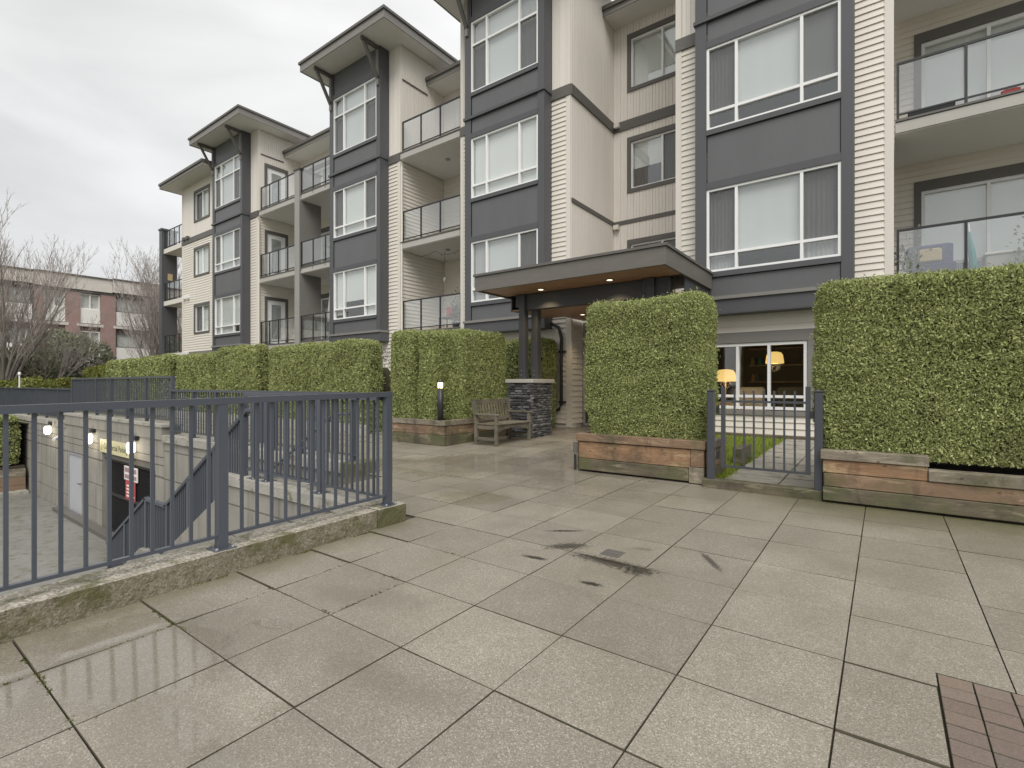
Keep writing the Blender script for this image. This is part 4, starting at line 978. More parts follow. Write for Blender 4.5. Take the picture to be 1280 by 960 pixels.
def posts(px, py):
    for dx, dy in ((0, 0), (.215, .20)):
        p = MB().cbox(px+dx, px+dx+.165, py+dy, py+dy+.165, 1.475, 3.42 if dy == 0 else 3.12, .008).build('post', M_post, cn)
        for z in (1.56, 1.66): MB().lathe((px+dx+.082, py+dy-.012, z), [(.016, 0), (.016, .012)], 8).build('bolt', M_deepgrey, p)
    MB().cbox(px-.10, px+.005, py+.02, py+.14, 3.14, 3.43, .01).build('corbel', M_post, cn)
posts(-6.80, 9.46); posts(-3.75, 9.46)
for (x, y, z) in ((-6.03, 9.22, 3.428), (-4.38, 9.18, 3.428), (-6.05, 11.15, 3.098), (-4.6, 11.15, 3.098)):
    o = MB().lathe((x, y, z-.012), [(.085, .011), (.085, 0), (.06, -.003), (.06, .006)], 18).build('recessed_light', M_deepgrey, cn)
    MB().lathe((x, y, z-.008), [(.058, 0), (.058, .004)], 16).build('lens', M_lampglow, o)
    L = bpy.data.lights.new('canopy_light', 'SPOT'); L.energy = 20; L.color = (1, .78, .48); L.spot_size = R(120); L.spot_blend = .6; L.shadow_soft_size = .05
    lo = bpy.data.objects.new('canopy_light', L); COL.objects.link(lo); lo.parent = cn; lo.location = (x+5.1, y-9.5, z-.05-.15)
dsp = thing('downspout', (-6.9, 11.68, .2), 'black downspout with elbows on the siding under the canopy', 'downspout')
MB().tube([(-7.55, 11.66, 3.02), (-7.28, 11.66, 3.0), (-7.05, 11.66, 2.88), (-6.97, 11.66, 2.6), (-6.97, 11.66, .82), (-7.02, 11.64, .70), (-7.25, 11.60, .58), (-7.3, 11.58, .5), (-7.3, 11.58, .22)], .045, 10).build('pipe', M_black, dsp, True)
for z in (2.2, .85): MB().box(-7.03, -6.85, 11.62, 11.72, z, z+.05).build('strap', M_black, dsp)

# stone piers that carry the posts
def pier(x0, x1, y0, y1, lb):
    zb = gz(y0)-.02
    t = thing('stone_pier', ((x0+x1)/2, (y0+y1)/2, zb), lb, 'pier', 'stacked stone piers of the canopy')
    MB().box(x0+.03, x1-.03, y0+.03, y1-.03, zb, 1.38).build('core', M_black, t)
    MB().cbox(x0-.05, x1+.05, y0-.05, y1+.05, 1.385, 1.47, .008).build('cap_stone', M_cap, t)
    protos = []
    for k in range(5):
        r = random.Random(k); mb = MB()
        pts = [(-.5+r.uniform(0, .05), -.5+r.uniform(0, .16)), (.5-r.uniform(0, .05), -.5+r.uniform(0, .16)), (.5-r.uniform(0, .05), .5-r.uniform(0, .16)), (-.5+r.uniform(0, .05), .5-r.uniform(0, .16))]
        back = [(a, 0, b) for a, b in pts]; front = [(a*.94, -1-r.uniform(-.35, .35), b*.86) for a, b in pts]
        mb.v = back+front; mb.f = [(0, 1, 5, 4), (1, 2, 6, 5), (2, 3, 7, 6), (3, 0, 4, 7), (4, 5, 6), (4, 6, 7)]
        me = bpy.data.meshes.new('stone'); me.from_pydata(mb.v, [], mb.f); me.materials.append(M_stone); protos.append(me)
    b = BASE[t.name]
    for face in range(2):
        s0, s1 = (x0, x1) if face == 0 else (y0, y1)
        z = zb+.01
        while z < 1.37:
            h = min(rng.choice((.035, .045, .055, .07)), 1.385-z); s = s0-rng.uniform(0, .03)
            while s < s1-.02:
                w = min(rng.uniform(.09, .26), s1-s+.02); me = rng.choice(protos)
                o = bpy.data.objects.new('stone', me); COL.objects.link(o); o.parent = t
                o.scale = (w-.004, rng.uniform(.03, .062), h-.003)
                if face == 0: o.location = (s+w/2-b[0], y0+.035-b[1], z+h/2-b[2])
                else: o.location = (x1-.035-b[0], s+w/2-b[1], z+h/2-b[2]); o.rotation_euler = (0, 0, R(90))
                s += w
            z += h
pier(-6.98, -6.31, 9.29, 10.12, 'stacked dark ledgestone pier with pale cap behind the bench')
pier(-4.0, -3.33, 9.29, 10.12, 'stacked ledgestone pier with pale cap hidden behind the tall hedge')

# ------------------------------------------------------------------ planters and hedges
def box_surface(n, x0, x1, y0, y1, z0, z1, faces):
    """random points with normals on the chosen faces of a box"""
    A = dict(f=(x1-x0)*(z1-z0), b=(x1-x0)*(z1-z0), l=(y1-y0)*(z1-z0), r=(y1-y0)*(z1-z0), t=(x1-x0)*(y1-y0))
    tot = sum(A[k] for k in faces); P, N = [], []
    for k in faces:
        m_ = int(n*A[k]); u, v = NP.random(m_), NP.random(m_); o = np.zeros(m_)
        if k == 'f': p = np.stack([x0+(x1-x0)*u, o+y0, z0+(z1-z0)*v], 1); nn = (0, -1, 0)
        if k == 'b': p = np.stack([x0+(x1-x0)*u, o+y1, z0+(z1-z0)*v], 1); nn = (0, 1, 0)
        if k == 'l': p = np.stack([o+x0, y0+(y1-y0)*u, z0+(z1-z0)*v], 1); nn = (-1, 0, 0)
        if k == 'r': p = np.stack([o+x1, y0+(y1-y0)*u, z0+(z1-z0)*v], 1); nn = (1, 0, 0)
        if k == 't': p = np.stack([x0+(x1-x0)*u, y0+(y1-y0)*v, o+z1], 1); nn = (0, 0, 1)
        P.append(p); N.append(np.tile(nn, (m_, 1)))
    return np.concatenate(P), np.concatenate(N).astype(float)
def round_box(P, x0, x1, y0, y1, z0, z1, r, amp, seed, taper=0.0, foot=.0, inset=0.0):
    """push box points on to a rounded, lumpy, slightly tapering hedge surface"""
    lo = np.array([x0+r, y0+r, z0-1]); hi = np.array([x1-r, y1-r, z1-r])
    c = np.clip(P, lo, hi); d = P-c; L = np.linalg.norm(d, axis=1, keepdims=True)+1e-9; n = d/L
    rr = np.random.default_rng(seed); k = np.zeros(len(P))
    for f in (1.3, 2.6, 4.7, 9.0, 17.0):
        a = rr.normal(0, 1, 3); a /= np.linalg.norm(a); b = rr.normal(0, 1, 3); b /= np.linalg.norm(b)
        k += np.sin(P@a*f*1.7+rr.random()*6)*np.sin(P@b*f*1.3+rr.random()*6)/f**.55
    Q = c+n*(np.minimum(L, r)*0+r)*(L > 0)+n*(amp*k[:, None]-inset)
    t = (P[:, 2:3]-z0)/(z1-z0); cx_, cy_ = (x0+x1)/2, (y0+y1)/2
    s = 1-taper*np.abs(t-.45)**2*4*.25-foot*np.clip(.22-t, 0, 1)/.22
    Q[:, 0:1] = cx_+(Q[:, 0:1]-cx_)*s; Q[:, 1:2] = cy_+(Q[:, 1:2]-cy_)*(1-(1-s)*.8)
    return Q, n
def hedge(lb, x0, x1, y0, y1, z0, z1, dens, faces='frt', r=.10, amp=.018, leaf=(.05, .011), taper=.05, foot=.05, mat=None, group='clipped cedar hedges', seed=1, name='hedge', stems=None):
    t = thing(name, ((x0+x1)/2, (y0+y1)/2, z0), lb, 'hedge', group)
    P, N = box_surface(dens, x0, x1, y0, y1, z0, z1, faces)
    Q, n = round_box(P, x0, x1, y0, y1, z0, z1, r, amp, seed, taper, foot)
    # shed leaves into pits so that dark gaps show, and let some stand proud
    rr = np.random.default_rng(seed+50); k = np.zeros(len(P))
    for f in (6, 11, 19, 30):
        a = rr.normal(0, 1, 3); b = rr.normal(0, 1, 3); k += np.sin(P@a*f*.8+rr.random()*6)*np.sin(P@b*f*.8+rr.random()*6)/f**.3
    keep = NP.random(len(P)) < np.clip(.95+.34*k, .45, 1); Q, n = Q[keep], n[keep]
    Q = Q+n*(NP.normal(0, .012, (len(Q), 1))-.012*(NP.random((len(Q), 1)) < .3))
    sh = NP.random(len(Q)) < .03; Q[sh] += n[sh]*NP.uniform(.01, .05, (int(sh.sum()), 1))
    V, F_ = leaf_mesh(Q, n, *leaf); np_mesh('foliage', V, F_, mat or M_cedarleaf, t)
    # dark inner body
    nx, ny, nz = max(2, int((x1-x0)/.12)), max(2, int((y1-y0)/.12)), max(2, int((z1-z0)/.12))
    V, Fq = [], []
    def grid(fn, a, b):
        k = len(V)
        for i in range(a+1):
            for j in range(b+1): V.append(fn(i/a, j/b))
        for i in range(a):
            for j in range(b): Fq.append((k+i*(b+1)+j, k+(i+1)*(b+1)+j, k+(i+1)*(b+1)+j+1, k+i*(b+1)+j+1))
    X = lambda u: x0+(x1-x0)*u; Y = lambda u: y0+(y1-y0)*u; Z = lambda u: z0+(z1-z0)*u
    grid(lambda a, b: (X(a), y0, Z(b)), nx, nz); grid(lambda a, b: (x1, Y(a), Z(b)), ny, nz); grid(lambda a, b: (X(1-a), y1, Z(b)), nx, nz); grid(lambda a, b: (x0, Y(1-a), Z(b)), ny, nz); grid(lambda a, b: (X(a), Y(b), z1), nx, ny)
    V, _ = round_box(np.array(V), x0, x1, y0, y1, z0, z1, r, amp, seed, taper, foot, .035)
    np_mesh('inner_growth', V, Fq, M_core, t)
    for s in (stems or []): MB().tube([(s[0], s[1], z0-.12), (s[0]+.02, s[1], z0+.3)], .022, 7).build('stem', M_bark, t)
    return t
def board(x0, x1, y0, y1, z0, z1, mat, parent, name='board', lab=None):
    o = MB().cbox(x0, x1, y0, y1, z0, z1, .006).build(name, mat, parent)
    if lab: o['label'] = lab
    return o
GH = 'timber planters'
# middle planter and hedge, beside the gate
pl = thing('timber_planter', (-2.7, 6.5, .1), 'cedar plank planter between the canopy walk and the metal gate', 'planter', GH)
zb = gz(6.45)
board(-3.56, -1.99, 6.44, 6.50, zb+.028, zb+.19, M_moss, pl); board(-1.985, -1.80, 6.435, 6.50, zb+.01, zb+.21, M_weath, pl)
board(-3.56, -1.97, 6.445, 6.50, zb+.195, zb+.43, M_cedar, pl); board(-1.965, -1.80, 6.44, 6.50, zb+.215, zb+.435, M_cedarm, pl)
board(-3.60, -1.78, 6.42, 6.56, zb+.438, zb+.545, M_cedarm, pl, 'cap_board')
for x in (-3.62, -1.80):
    board(x, x+.055, 6.51, 7.3, zb+.01, zb+.20, M_moss, pl); board(x, x+.055, 6.51, 7.3, zb+.205, zb+.43, M_cedarm, pl); board(x-.005, x+.07, 6.565, 7.3, zb+.437, zb+.54, M_weath, pl, 'cap_board')
MB().box(-3.56, -1.81, 6.52, 7.28, zb, zb+.47).build('soil', M_soil, pl)
MB().tube([(-3.61, 6.43, .12), (-3.61, 6.43, .34)], .02, 8).build('pipe_stub', M_black, pl); MB().box(-3.64, -3.58, 6.42, 6.44, .36, .52).build('junction_box', M_brown, pl)
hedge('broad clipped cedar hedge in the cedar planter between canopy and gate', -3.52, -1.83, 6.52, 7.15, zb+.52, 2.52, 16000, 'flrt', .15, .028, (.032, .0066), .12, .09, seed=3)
# right planter and hedge
pl = thing('timber_planter', (.8, 6.4, .1), 'long stepped plank planter running from the gate post past the balconies', 'planter', GH)
zb = gz(6.3)
board(-.53, 3.4, 6.29, 6.35, zb+.024, zb+.17, M_moss, pl); board(-.52, 3.4, 6.295, 6.35, zb+.175, zb+.315, M_cedarm, pl); board(-.53, .335, 6.293, 6.35, zb+.32, zb+.455, M_cedar, pl)
board(-.55, .345, 6.27, 6.42, zb+.46, zb+.56, M_weath, pl, 'cap_board'); board(.34, 3.4, 6.28, 6.42, zb+.32, zb+.43, M_weath, pl, 'cap_board')
board(-.53, -.475, 6.36, 8.1, zb, zb+.22, M_moss, pl); board(-.53, -.475, 6.36, 8.1, zb+.225, zb+.455, M_cedarm, pl); board(.28, .34, 6.43, 6.6, zb+.43, zb+.555, M_weath, pl)
MB().box(-.47, 3.4, 6.36, 8.1, zb, zb+.40).build('soil', M_soil, pl)
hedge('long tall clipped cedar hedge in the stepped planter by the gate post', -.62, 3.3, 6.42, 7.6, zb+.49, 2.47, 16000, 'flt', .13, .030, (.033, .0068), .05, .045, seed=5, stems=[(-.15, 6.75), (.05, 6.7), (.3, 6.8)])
# gate
gt = thing('garden_gate', (-1.15, 6.4, .15), 'blue grey metal picket gate between two posts and hedges', 'gate')
for x in (-1.745, -.615): 
    p = MB().cbox(x, x+.08, 6.36, 6.44, .19, 1.27, .008).build('gate_post', M_gatepaint, gt); MB().cbox(x-.004, x+.084, 6.356, 6.444, 1.271, 1.29, .006).build('post_cap', M_gatepaint, p)
for x in (-1.585, -.70): MB().box(x, x+.045, 6.38, 6.42, .36, 1.33).build('stile', M_gatepaint, gt)
MB().box(-1.54, -.70, 6.385, 6.415, 1.14, 1.165).build('rail', M_gatepaint, gt); MB().box(-1.54, -.70, 6.385, 6.415, .36, .385).build('rail', M_gatepaint, gt)
for k in range(1, 8):
    x = -1.54+.84*k/8; MB().box(x-.0095, x+.0095, 6.39, 6.41, .386, 1.139).build('picket', M_gatepaint, gt); MB().box(x-.0095, x+.0095, 6.39, 6.41, 1.166, 1.28).build('picket_tip', M_gatepaint, gt)
MB().box(-.655, -.62, 6.37, 6.385, .98, 1.06).build('latch', M_black, gt)
for z in (.5, 1.05): MB().tube([(-1.625, 6.4, z-.05), (-1.625, 6.4, z+.05)], .018, 8).build('hinge', M_black, gt)
ts = thing('timber_step', (-1.15, 6.38, .1), 'low dark mossy timber sill beneath the gate', 'step')
board(-1.79, -.54, 6.33, 6.50, gz(6.4)-.01, .205, M_moss, ts)
# patio and grass behind the gate
m = MB().quad((-3.3, 6.5, .13), (.6, 6.5, .13), (.6, 11.74, .21), (-3.3, 11.74, .21)); pt = tag(m.build('garden_ground', M_lawn), kind='structure')
for j in range(9):
    for i in range(3):
        x, y = -1.62+.61*i, 6.56+.575*j; zc = .175+.0155*(y-6.5)
        o = MB().cbox(x+.006, x+.60, y+.006, y+.565, zc-.05, zc, .004).build('patio_slab', M_sidewalk, pt); o.rotation_euler = (.0, .0, 0)
n = 22000; gx = NP.uniform(-2.9, -1.55, n); gy = NP.uniform(6.55, 11.5, n); base = np.stack([gx, gy, .13+.0155*(gy-6.5)], 1)
keep = gx < -1.62+.10*np.sin(gy*3)+.09*NP.normal(0, 1, n); base = base[keep]; n = len(base)
dv = NP.normal(0, .018, (n, 3)); dv[:, 2] = NP.uniform(.03, .09, n); sd = NP.normal(0, .006, (n, 3)); sd[:, 2] = 0
V = np.stack([base-sd, base+sd, base+dv], 1).reshape(-1, 3); tag(np_mesh('grass', V, np.arange(3*n).reshape(n, 3), M_grass), 'bright green grass strip behind the gate', 'grass', None, 'stuff')
mo = thing('timber_edging', (-2.4, 11.5, .2), 'low timber edging along the siding behind the gate', 'edging'); board(-3.3, -.5, 11.55, 11.62, .2, .30, M_moss, mo); board(-1.80, -1.68, 7.9, 8.6, .16, .42, M_moss, mo)

# left L-shaped planter with two hedges and a bollard lamp
pl = thing('timber_planter', (-7.5, 7.6, .12), 'mossy plank corner planter behind the bench', 'planter', GH)
zb = gz(7.3)
for (z0, z1, mt) in ((zb+.005, zb+.21, M_moss), (zb+.215, zb+.40, M_cedarm)):
    board(-8.62, -7.065, 7.28, 7.34, z0, z1, mt, pl); board(-7.10, -7.045, 7.345, 8.3, z0, z1, mt, pl); board(-7.10, -7.045, 8.305, 9.6, z0, z1, M_cedar if z0 > zb+.1 else mt, pl)
board(-8.64, -7.03, 7.26, 7.40, zb+.405, zb+.51, M_weath, pl, 'cap_board'); board(-7.17, -7.028, 7.405, 8.2, zb+.405, zb+.51, M_weath, pl, 'cap_board'); board(-7.17, -7.028, 8.205, 9.6, zb+.405, zb+.51, M_weath, pl, 'cap_board')
board(-8.62, -8.56, 7.35, 9.6, zb, zb+.5, M_moss, pl); MB().box(-8.55, -7.12, 7.36, 9.6, zb, zb+.42).build('soil', M_soil, pl)
hedge('clipped cedar hedge in the corner planter beside the railing end', -8.75, -8.08, 7.33, 7.95, zb+.5, 2.50, 7500, 'flrt', .12, .02, (.045, .0100), .06, .06, seed=8)
hedge('narrow clipped cedar hedge next to the bollard lamp in the corner planter', -7.98, -7.50, 7.40, 7.95, zb+.5, 2.46, 7500, 'flrt', .14, .02, (.045, .0100), .06, .06, seed=9)
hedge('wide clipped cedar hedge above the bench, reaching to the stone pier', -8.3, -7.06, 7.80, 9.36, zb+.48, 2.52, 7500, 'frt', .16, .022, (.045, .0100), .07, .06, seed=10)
hedge('small clipped hedge against the siding behind the stone pier', -8.5, -7.05, 10.95, 11.6, .25, 2.52, 3000, 'frt', .12, .02, (.06, .014), .05, .05, seed=12)
bo = thing('bollard_lamp', (-7.22, 7.35, .1), 'black bollard lamp with glowing top on the planter corner', 'bollard lamp')
MB().lathe((-7.22, 7.34, zb+.5), [(.06, 0), (.06, .66)], 14).build('column', M_black, bo, True)
MB().lathe((-7.22, 7.34, zb+1.161), [(.052, 0), (.052, .115)], 14).build('lens', emis('bollard_glow', (1, .80, .30), 3.0), bo, True)
MB().lathe((-7.22, 7.34, zb+1.277), [(.062, 0), (.062, .03), (.03, .05)], 14).build('cap', M_black, bo, True)
for k in range(4): MB().box(-7.22+.054*math.cos(k*math.pi/2+.4)-.006, -7.22+.054*math.cos(k*math.pi/2+.4)+.006, 7.34+.054*math.sin(k*math.pi/2+.4)-.006, 7.34+.054*math.sin(k*math.pi/2+.4)+.006, zb+1.161, zb+1.277).build('strut', M_black, bo)

# far hedge row beyond the court
names = ['clipped hedge next to the bare red shrub, nearest the corner planter', 'clipped hedge block along the path, second from the corner planter', 'clipped hedge block along the path, third from the corner planter', 'clipped hedge block along the path, fourth from the corner planter', 'clipped hedge block along the path, fifth from the corner planter', 'clipped hedge block along the path, farthest from the corner planter']
for k, (a, b, zt) in enumerate([(-12.9, -10.42, 2.48), (-15.42, -12.98, 2.52), (-18.6, -15.85, 2.62), (-22.35, -19.1, 2.46), (-25.9, -22.75, 2.50), (-30.6, -26.5, 2.46)]):
    hedge(names[k], a, b, (8.0, 8.07, 7.92, 8.05, 7.9, 8.0)[k], (8.6, 8.62, 8.45, 8.55, 8.5, 8.55)[k], .15, zt, (4200, 3400, 2600, 1900, 1400, 1000)[k], 'flrt', .2, .04, ((.05, .012), (.055, .0135), (.06, .016), (.07, .019), (.08, .023), (.09, .027))[k], .04, .02, seed=20+k)
    if k in (1, 2, 3): pass
for k, x in enumerate((-31.6, -32.4, -33.2, -34.1, -35.0)):
    hedge('narrow upright cypress at the far end of the hedge row', x-.36, x+.36, 8.2, 8.95, .12, 2.38-.05*k, 700, 'flrt', .22, .06, (.10, .03), .35, .0, mat=M_boxleaf, group='upright cypresses ending the hedge row', seed=40+k, name='cypress')
bk = thing('timber_bed', (-20, 8.0, .1), 'low pale edge of the bed under the far hedge row', 'planter edge'); MB().box(-31, -10.2, 7.8, 7.9, gz(7.8)-.02, gz(7.8)+.22).build('edge_board', M_conccap, bk)

def shrub(lb, c, rad, n, leaf, mat, cat='shrub', name='shrub', group=None, power=.45, core=.72, corem=None):
    t = thing(name, (c[0], c[1], c[2]-rad[2]), lb, cat, group)
    d = NP.normal(0, 1, (n, 3)); d /= np.linalg.norm(d, axis=1, keepdims=True); k = np.zeros(n)
    for f in (2, 3.7, 6.1):
        a, b = NP.normal(0, 1, 3), NP.normal(0, 1, 3); k += np.sin(d@a*f+1)*np.sin(d@b*f)/f**.5
    rr = (NP.random(n)**power*.35+.68)*(1+.22*k); P = np.array(c)+d*np.array(rad)*rr[:, None]
    P[:, 2] = np.maximum(P[:, 2], c[2]-rad[2]); V, Q = leaf_mesh(P, d, *leaf); np_mesh('foliage', V, Q, mat, t)
    m = MB(); prof = [(math.sin(a)*1, -math.cos(a)) for a in np.linspace(.02, math.pi-.02, 9)]
    i = len(m.v); m.lathe((0, 0, 0), prof, 16); m.v = [(c[0]+x*rad[0]*core, c[1]+y*rad[1]*core, c[2]+z_*rad[2]*core) for x, y, z_ in m.v]
    m.build('inner_growth', corem or M_core, t, True); MB().tube([(c[0], c[1], c[2]-rad[2]-.1), (c[0], c[1], c[2])], .05, 6).build('stem', M_bark, t); return t
shrub('bare reddish shrub between the corner planter and the first hedge block', (-11.15, 9.15, 1.25), (.55, .4, 1.05), 2600, (.05, .008), M_redleaf, core=.55)
hedge('dark hedge rising behind a timber box at the end of the sunken drive', -27.6, -25.7, -4, 4.2, -1.6, .12, 900, 'frt', .15, .04, (.08, .024), .03, .02, seed=60, group=None)
q = thing('timber_planter', (-25.4, 1, -2.6), 'brown timber box at the end of the sunken drive', 'planter', GH)
for z in (-2.65, -2.35, -2.05): board(-25.62, -25.5, -5, 4.3, z+.004, z+.296, M_stain if z < -2.3 else M_weath, q)
MB().box(-27.6, -25.63, -5, 4.3, -2.66, -1.65).build('soil', M_soil, q); MB().box(-25.49, -25.0, -5, 4.3, -2.66, -2.52).build('kerb', M_conccap, q)
MB().box(-27.8, -27.6, -9, 4.4, -2.7, .0).build('back_wall', M_conc, q)

# ------------------------------------------------------------------ bench (faces +X, back against the planter)
bn = thing('park_bench', (-6.4, 8.35, gz(8.3)), 'weathered slatted teak bench against the corner planter', 'bench')
y0, y1, xb, xf = 7.80, 9.00, -6.72, -6.14
z0 = lambda y: gz(y)
for y in (y0, y1-.065):
    g0 = z0(y)
    MB().cbox(xf-.065, xf, y, y+.065, g0, g0+.60, .006).build('leg', M_teak, bn)
    p = MB(); k = [(xb, 0), (xb, .44), (xb-.09, .92)]
    v = []
    for (x, z) in k: v += [(x, y, g0+z), (x+.065, y, g0+z), (x+.065, y+.065, g0+z), (x, y+.065, g0+z)]
    p.v = v; p.f = [(3, 2, 1, 0), (8, 9, 10, 11)]+[(a*4+i, a*4+(i+1) % 4, a*4+4+(i+1) % 4, a*4+4+i) for a in (0, 1) for i in range(4)]; p.build('leg', M_teak, bn)
    MB().cbox(xb-.03, xf+.03, y-.005, y+.07, g0+.601, g0+.64, .008).build('armrest', M_teak, bn)
    MB().cbox(xb+.066, xf-.066, y+.012, y+.053, g0+.33, g0+.40, .004).build('side_rail', M_teak, bn); MB().cbox(xb+.066, xf-.066, y+.012, y+.053, g0+.10, g0+.16, .004).build('stretcher', M_teak, bn)
g0 = z0(8.4)
for k in range(6): MB().cbox(xb+.075+.088*k, xb+.075+.088*k+.076, y0+.005, y1-.005, g0+.405, g0+.43, .004).build('seat_slat', M_teak, bn)
# curved front apron
m = MB(); n = 16
for k in range(n+1):
    f = k/n; y = y0+.066+(y1-y0-.132)*f; dp = .06+.09*abs(2*f-1)**2.2
    m.v += [(xf-.045, y, g0+.40), (xf-.02, y, g0+.40), (xf-.02, y, g0+.40-dp), (xf-.045, y, g0+.40-dp)]
for k in range(n):
    a = 4*k
    for i in range(4): j = (i+1) % 4; m.f.append((a+i, a+4+i, a+4+j, a+j))
m.f += [(0, 1, 2, 3), (4*n+3, 4*n+2, 4*n+1, 4*n)]; m.build('apron', M_teak, bn)
MB().bar((xb-.055, y0+.066, g0+.86), (xb-.055, y1-.066, g0+.86), .035, .09).build('back_rail', M_teak, bn); MB().bar((xb+.022, y0+.066, g0+.50), (xb+.022, y1-.066, g0+.50), .035, .055).build('back_rail', M_teak, bn)
for k in range(11):
    y = y0+.13+(y1-y0-.26)*k/10; MB().bar((xb+.016, y, g0+.53), (xb-.048, y, g0+.815), .045, .014, (1, 0, 0)).build('back_slat', M_teak, bn)

# ------------------------------------------------------------------ balcony belongings
def pot_plant(x, y, z, lb, n=260, mat=None, h=.35):
    t = thing('potted_plant', (x, y, z), lb, 'plant'); MB().lathe((x, y, z), [(.09, 0), (.13, .22), (.14, .24), (.12, .24)], 12).build('pot', M_brown, t, True)
    d = NP.normal(0, 1, (n, 3)); d[:, 2] = np.abs(d[:, 2]); P = np.array([x, y, z+.3])+d*np.array([.12, .12, h*.6]); V, Q = leaf_mesh(P, d, .09, .02); np_mesh('leaves', V, Q, mat or M_boxleaf, t)
zf = FL[1]+.0
q = thing('garden_sofa', (.65, 12.3, zf), 'dark blue cushioned garden sofa behind the lower balcony glass', 'sofa'); MB().cbox(.35, 1.05, 12.1, 12.7, zf+.25, zf+.45, .03).build('cushion', M_blue, q); MB().cbox(.35, 1.05, 12.62, 12.78, zf+.4, zf+.9, .03).build('backrest', M_blue, q); MB().cbox(.52, .88, 12.55, 12.63, zf+.55, zf+.82, .03).build('pillow', M_tan, q)
for a in (.4, 1.0):
    for b in (12.15, 12.7): MB().box(a-.02, a+.02, b-.02, b+.02, zf, zf+.25).build('leg', M_black, q)
q = thing('folded_parasol', (1.25, 12.2, zf), 'slim teal folded parasol leaning on the lower balcony', 'parasol'); MB().tube([(1.3, 12.2, zf+.02), (1.22, 12.2, zf+1.1)], .012, 6).build('pole', M_white, q); MB().tube([(1.29, 12.2, zf+.25), (1.26, 12.2, zf+.6), (1.23, 12.2, zf+.95)], [.06, .05, .015], 8).build('canopy', M_teal, q)
pot_plant(.36, 12.0, zf, 'leafy potted plant in the corner of the lower balcony', 200, M_evgleaf, .5); pot_plant(2.0, 12.1, zf, 'spindly potted plant on the lower balcony beside the parasol', 120, M_evgleaf, .5)
pot_plant(-11.3, 12.2, FL[1], 'dark bushy potted plant behind the balcony glass above the bollard lamp', 500, M_evgleaf, .6)
pot_plant(-18.3, 12.5, FL[2], 'bright green potted plant on the wide middle balcony', 400, M_boxleaf, .8)
q = thing('balcony_box', (2.0, 12.0, FL[2]), 'small red and white box on the upper balcony floor', 'box'); MB().cbox(1.62, 1.86, 12.0, 12.2, FL[2]+.001, FL[2]+.16, .01).build('carton', M_red, q); MB().cbox(1.66, 1.82, 11.995, 12.2, FL[2]+.161, FL[2]+.2, .005).build('lid', M_white, q)
q = thing('folding_chair', (-11.9, 12.4, FL[1]), 'folding chair with red cloth behind the balcony glass above the corner planter', 'chair')
MB().cbox(-12.1, -11.7, 12.2, 12.6, FL[1]+.42, FL[1]+.45, .01).build('seat', M_blue, q); MB().cbox(-12.1, -11.7, 12.58, 12.62, FL[1]+.5, FL[1]+.85, .01).build('backrest', M_red, q)
for a in (-12.08, -11.72):
    for b in (12.22, 12.6): MB().box(a-.012, a+.012, b-.012, b+.012, FL[1], FL[1]+(.42 if b < 12.5 else .85)).build('leg', M_black, q)
q = thing('planter_trough', (.75, 11.98, FL[2]), 'long dark planter trough behind the upper balcony glass', 'planter'); MB().cbox(.35, 1.02, 11.95, 12.1, FL[2]+.001, FL[2]+.17, .012).build('trough', M_black, q); MB().box(.37, 1.0, 11.965, 12.085, FL[2]+.171, FL[2]+.178).build('soil', M_soil, q)
q = thing('garden_shoes', (2.1, 12.05, FL[2]), 'pair of black shoes on the upper balcony beside the red box', 'shoes')
for dx in (0, .13): MB().tube([(2.02+dx, 11.98, FL[2]+.04), (2.02+dx, 12.08, FL[2]+.045), (2.03+dx, 12.22, FL[2]+.06)], [.03, .045, .05], 8).build('shoe', M_black, q, True)
q = thing('storage_box', (1.75, 12.3, FL[1]), 'pale storage box behind the lower balcony glass', 'box'); MB().cbox(1.45, 2.6, 12.25, 12.7, FL[1]+.002, FL[1]+.5, .02).build('body', M_cap, q); MB().cbox(1.43, 2.62, 12.23, 12.72, FL[1]+.501, FL[1]+.55, .015).build('lid', M_btrim, q)
pot_plant(-17.6, 12.2, FL[1], 'leafy potted plant behind the wide lower balcony glass', 260, M_evgleaf, .5)
q = thing('patio_umbrella', (-18.6, 12.4, FL[1]), 'closed straw coloured parasol on the wide lower balcony', 'parasol'); MB().tube([(-18.6, 12.4, FL[1]+.01), (-18.6, 12.4, FL[1]+2.1)], .02, 8).build('pole', M_white, q); MB().tube([(-18.6, 12.4, FL[1]+.8), (-18.6, 12.4, FL[1]+1.3), (-18.6, 12.4, FL[1]+2.0)], [.12, .09, .02], 10).build('canopy', M_cap, q); MB().lathe((-18.6, 12.4, FL[1]+.001), [(.2, 0), (.2, .05), (.05, .08)], 14).build('base', M_black, q)
sl = thing('string_lights', (-12.2, 12.1, 5.9), 'string of small bulbs drooping under the balcony slab above the corner planter', 'string lights')
pts = [(-13.3+.22*k, 12.0+.09*k, 5.93-.16*abs(math.sin(k*.8))) for k in range(12)]; MB().tube(pts, .006, 5).build('cable', M_black, sl)
for p_ in pts[1::2]: MB().lathe((p_[0], p_[1], p_[2]-.08), [(.012, .07), (.03, .04), (.028, .01), (.008, 0)], 8).build('bulb', M_cap, sl)
MB().tube([(-12.1, 12.5, 5.9), (-12.1, 12.5, 5.0)], .006, 5).build('cable', M_black, sl); MB().lathe((-12.1, 12.5, 4.85), [(.03, 0), (.05, .08), (.02, .16)], 8).build('bulb', M_cap, sl)

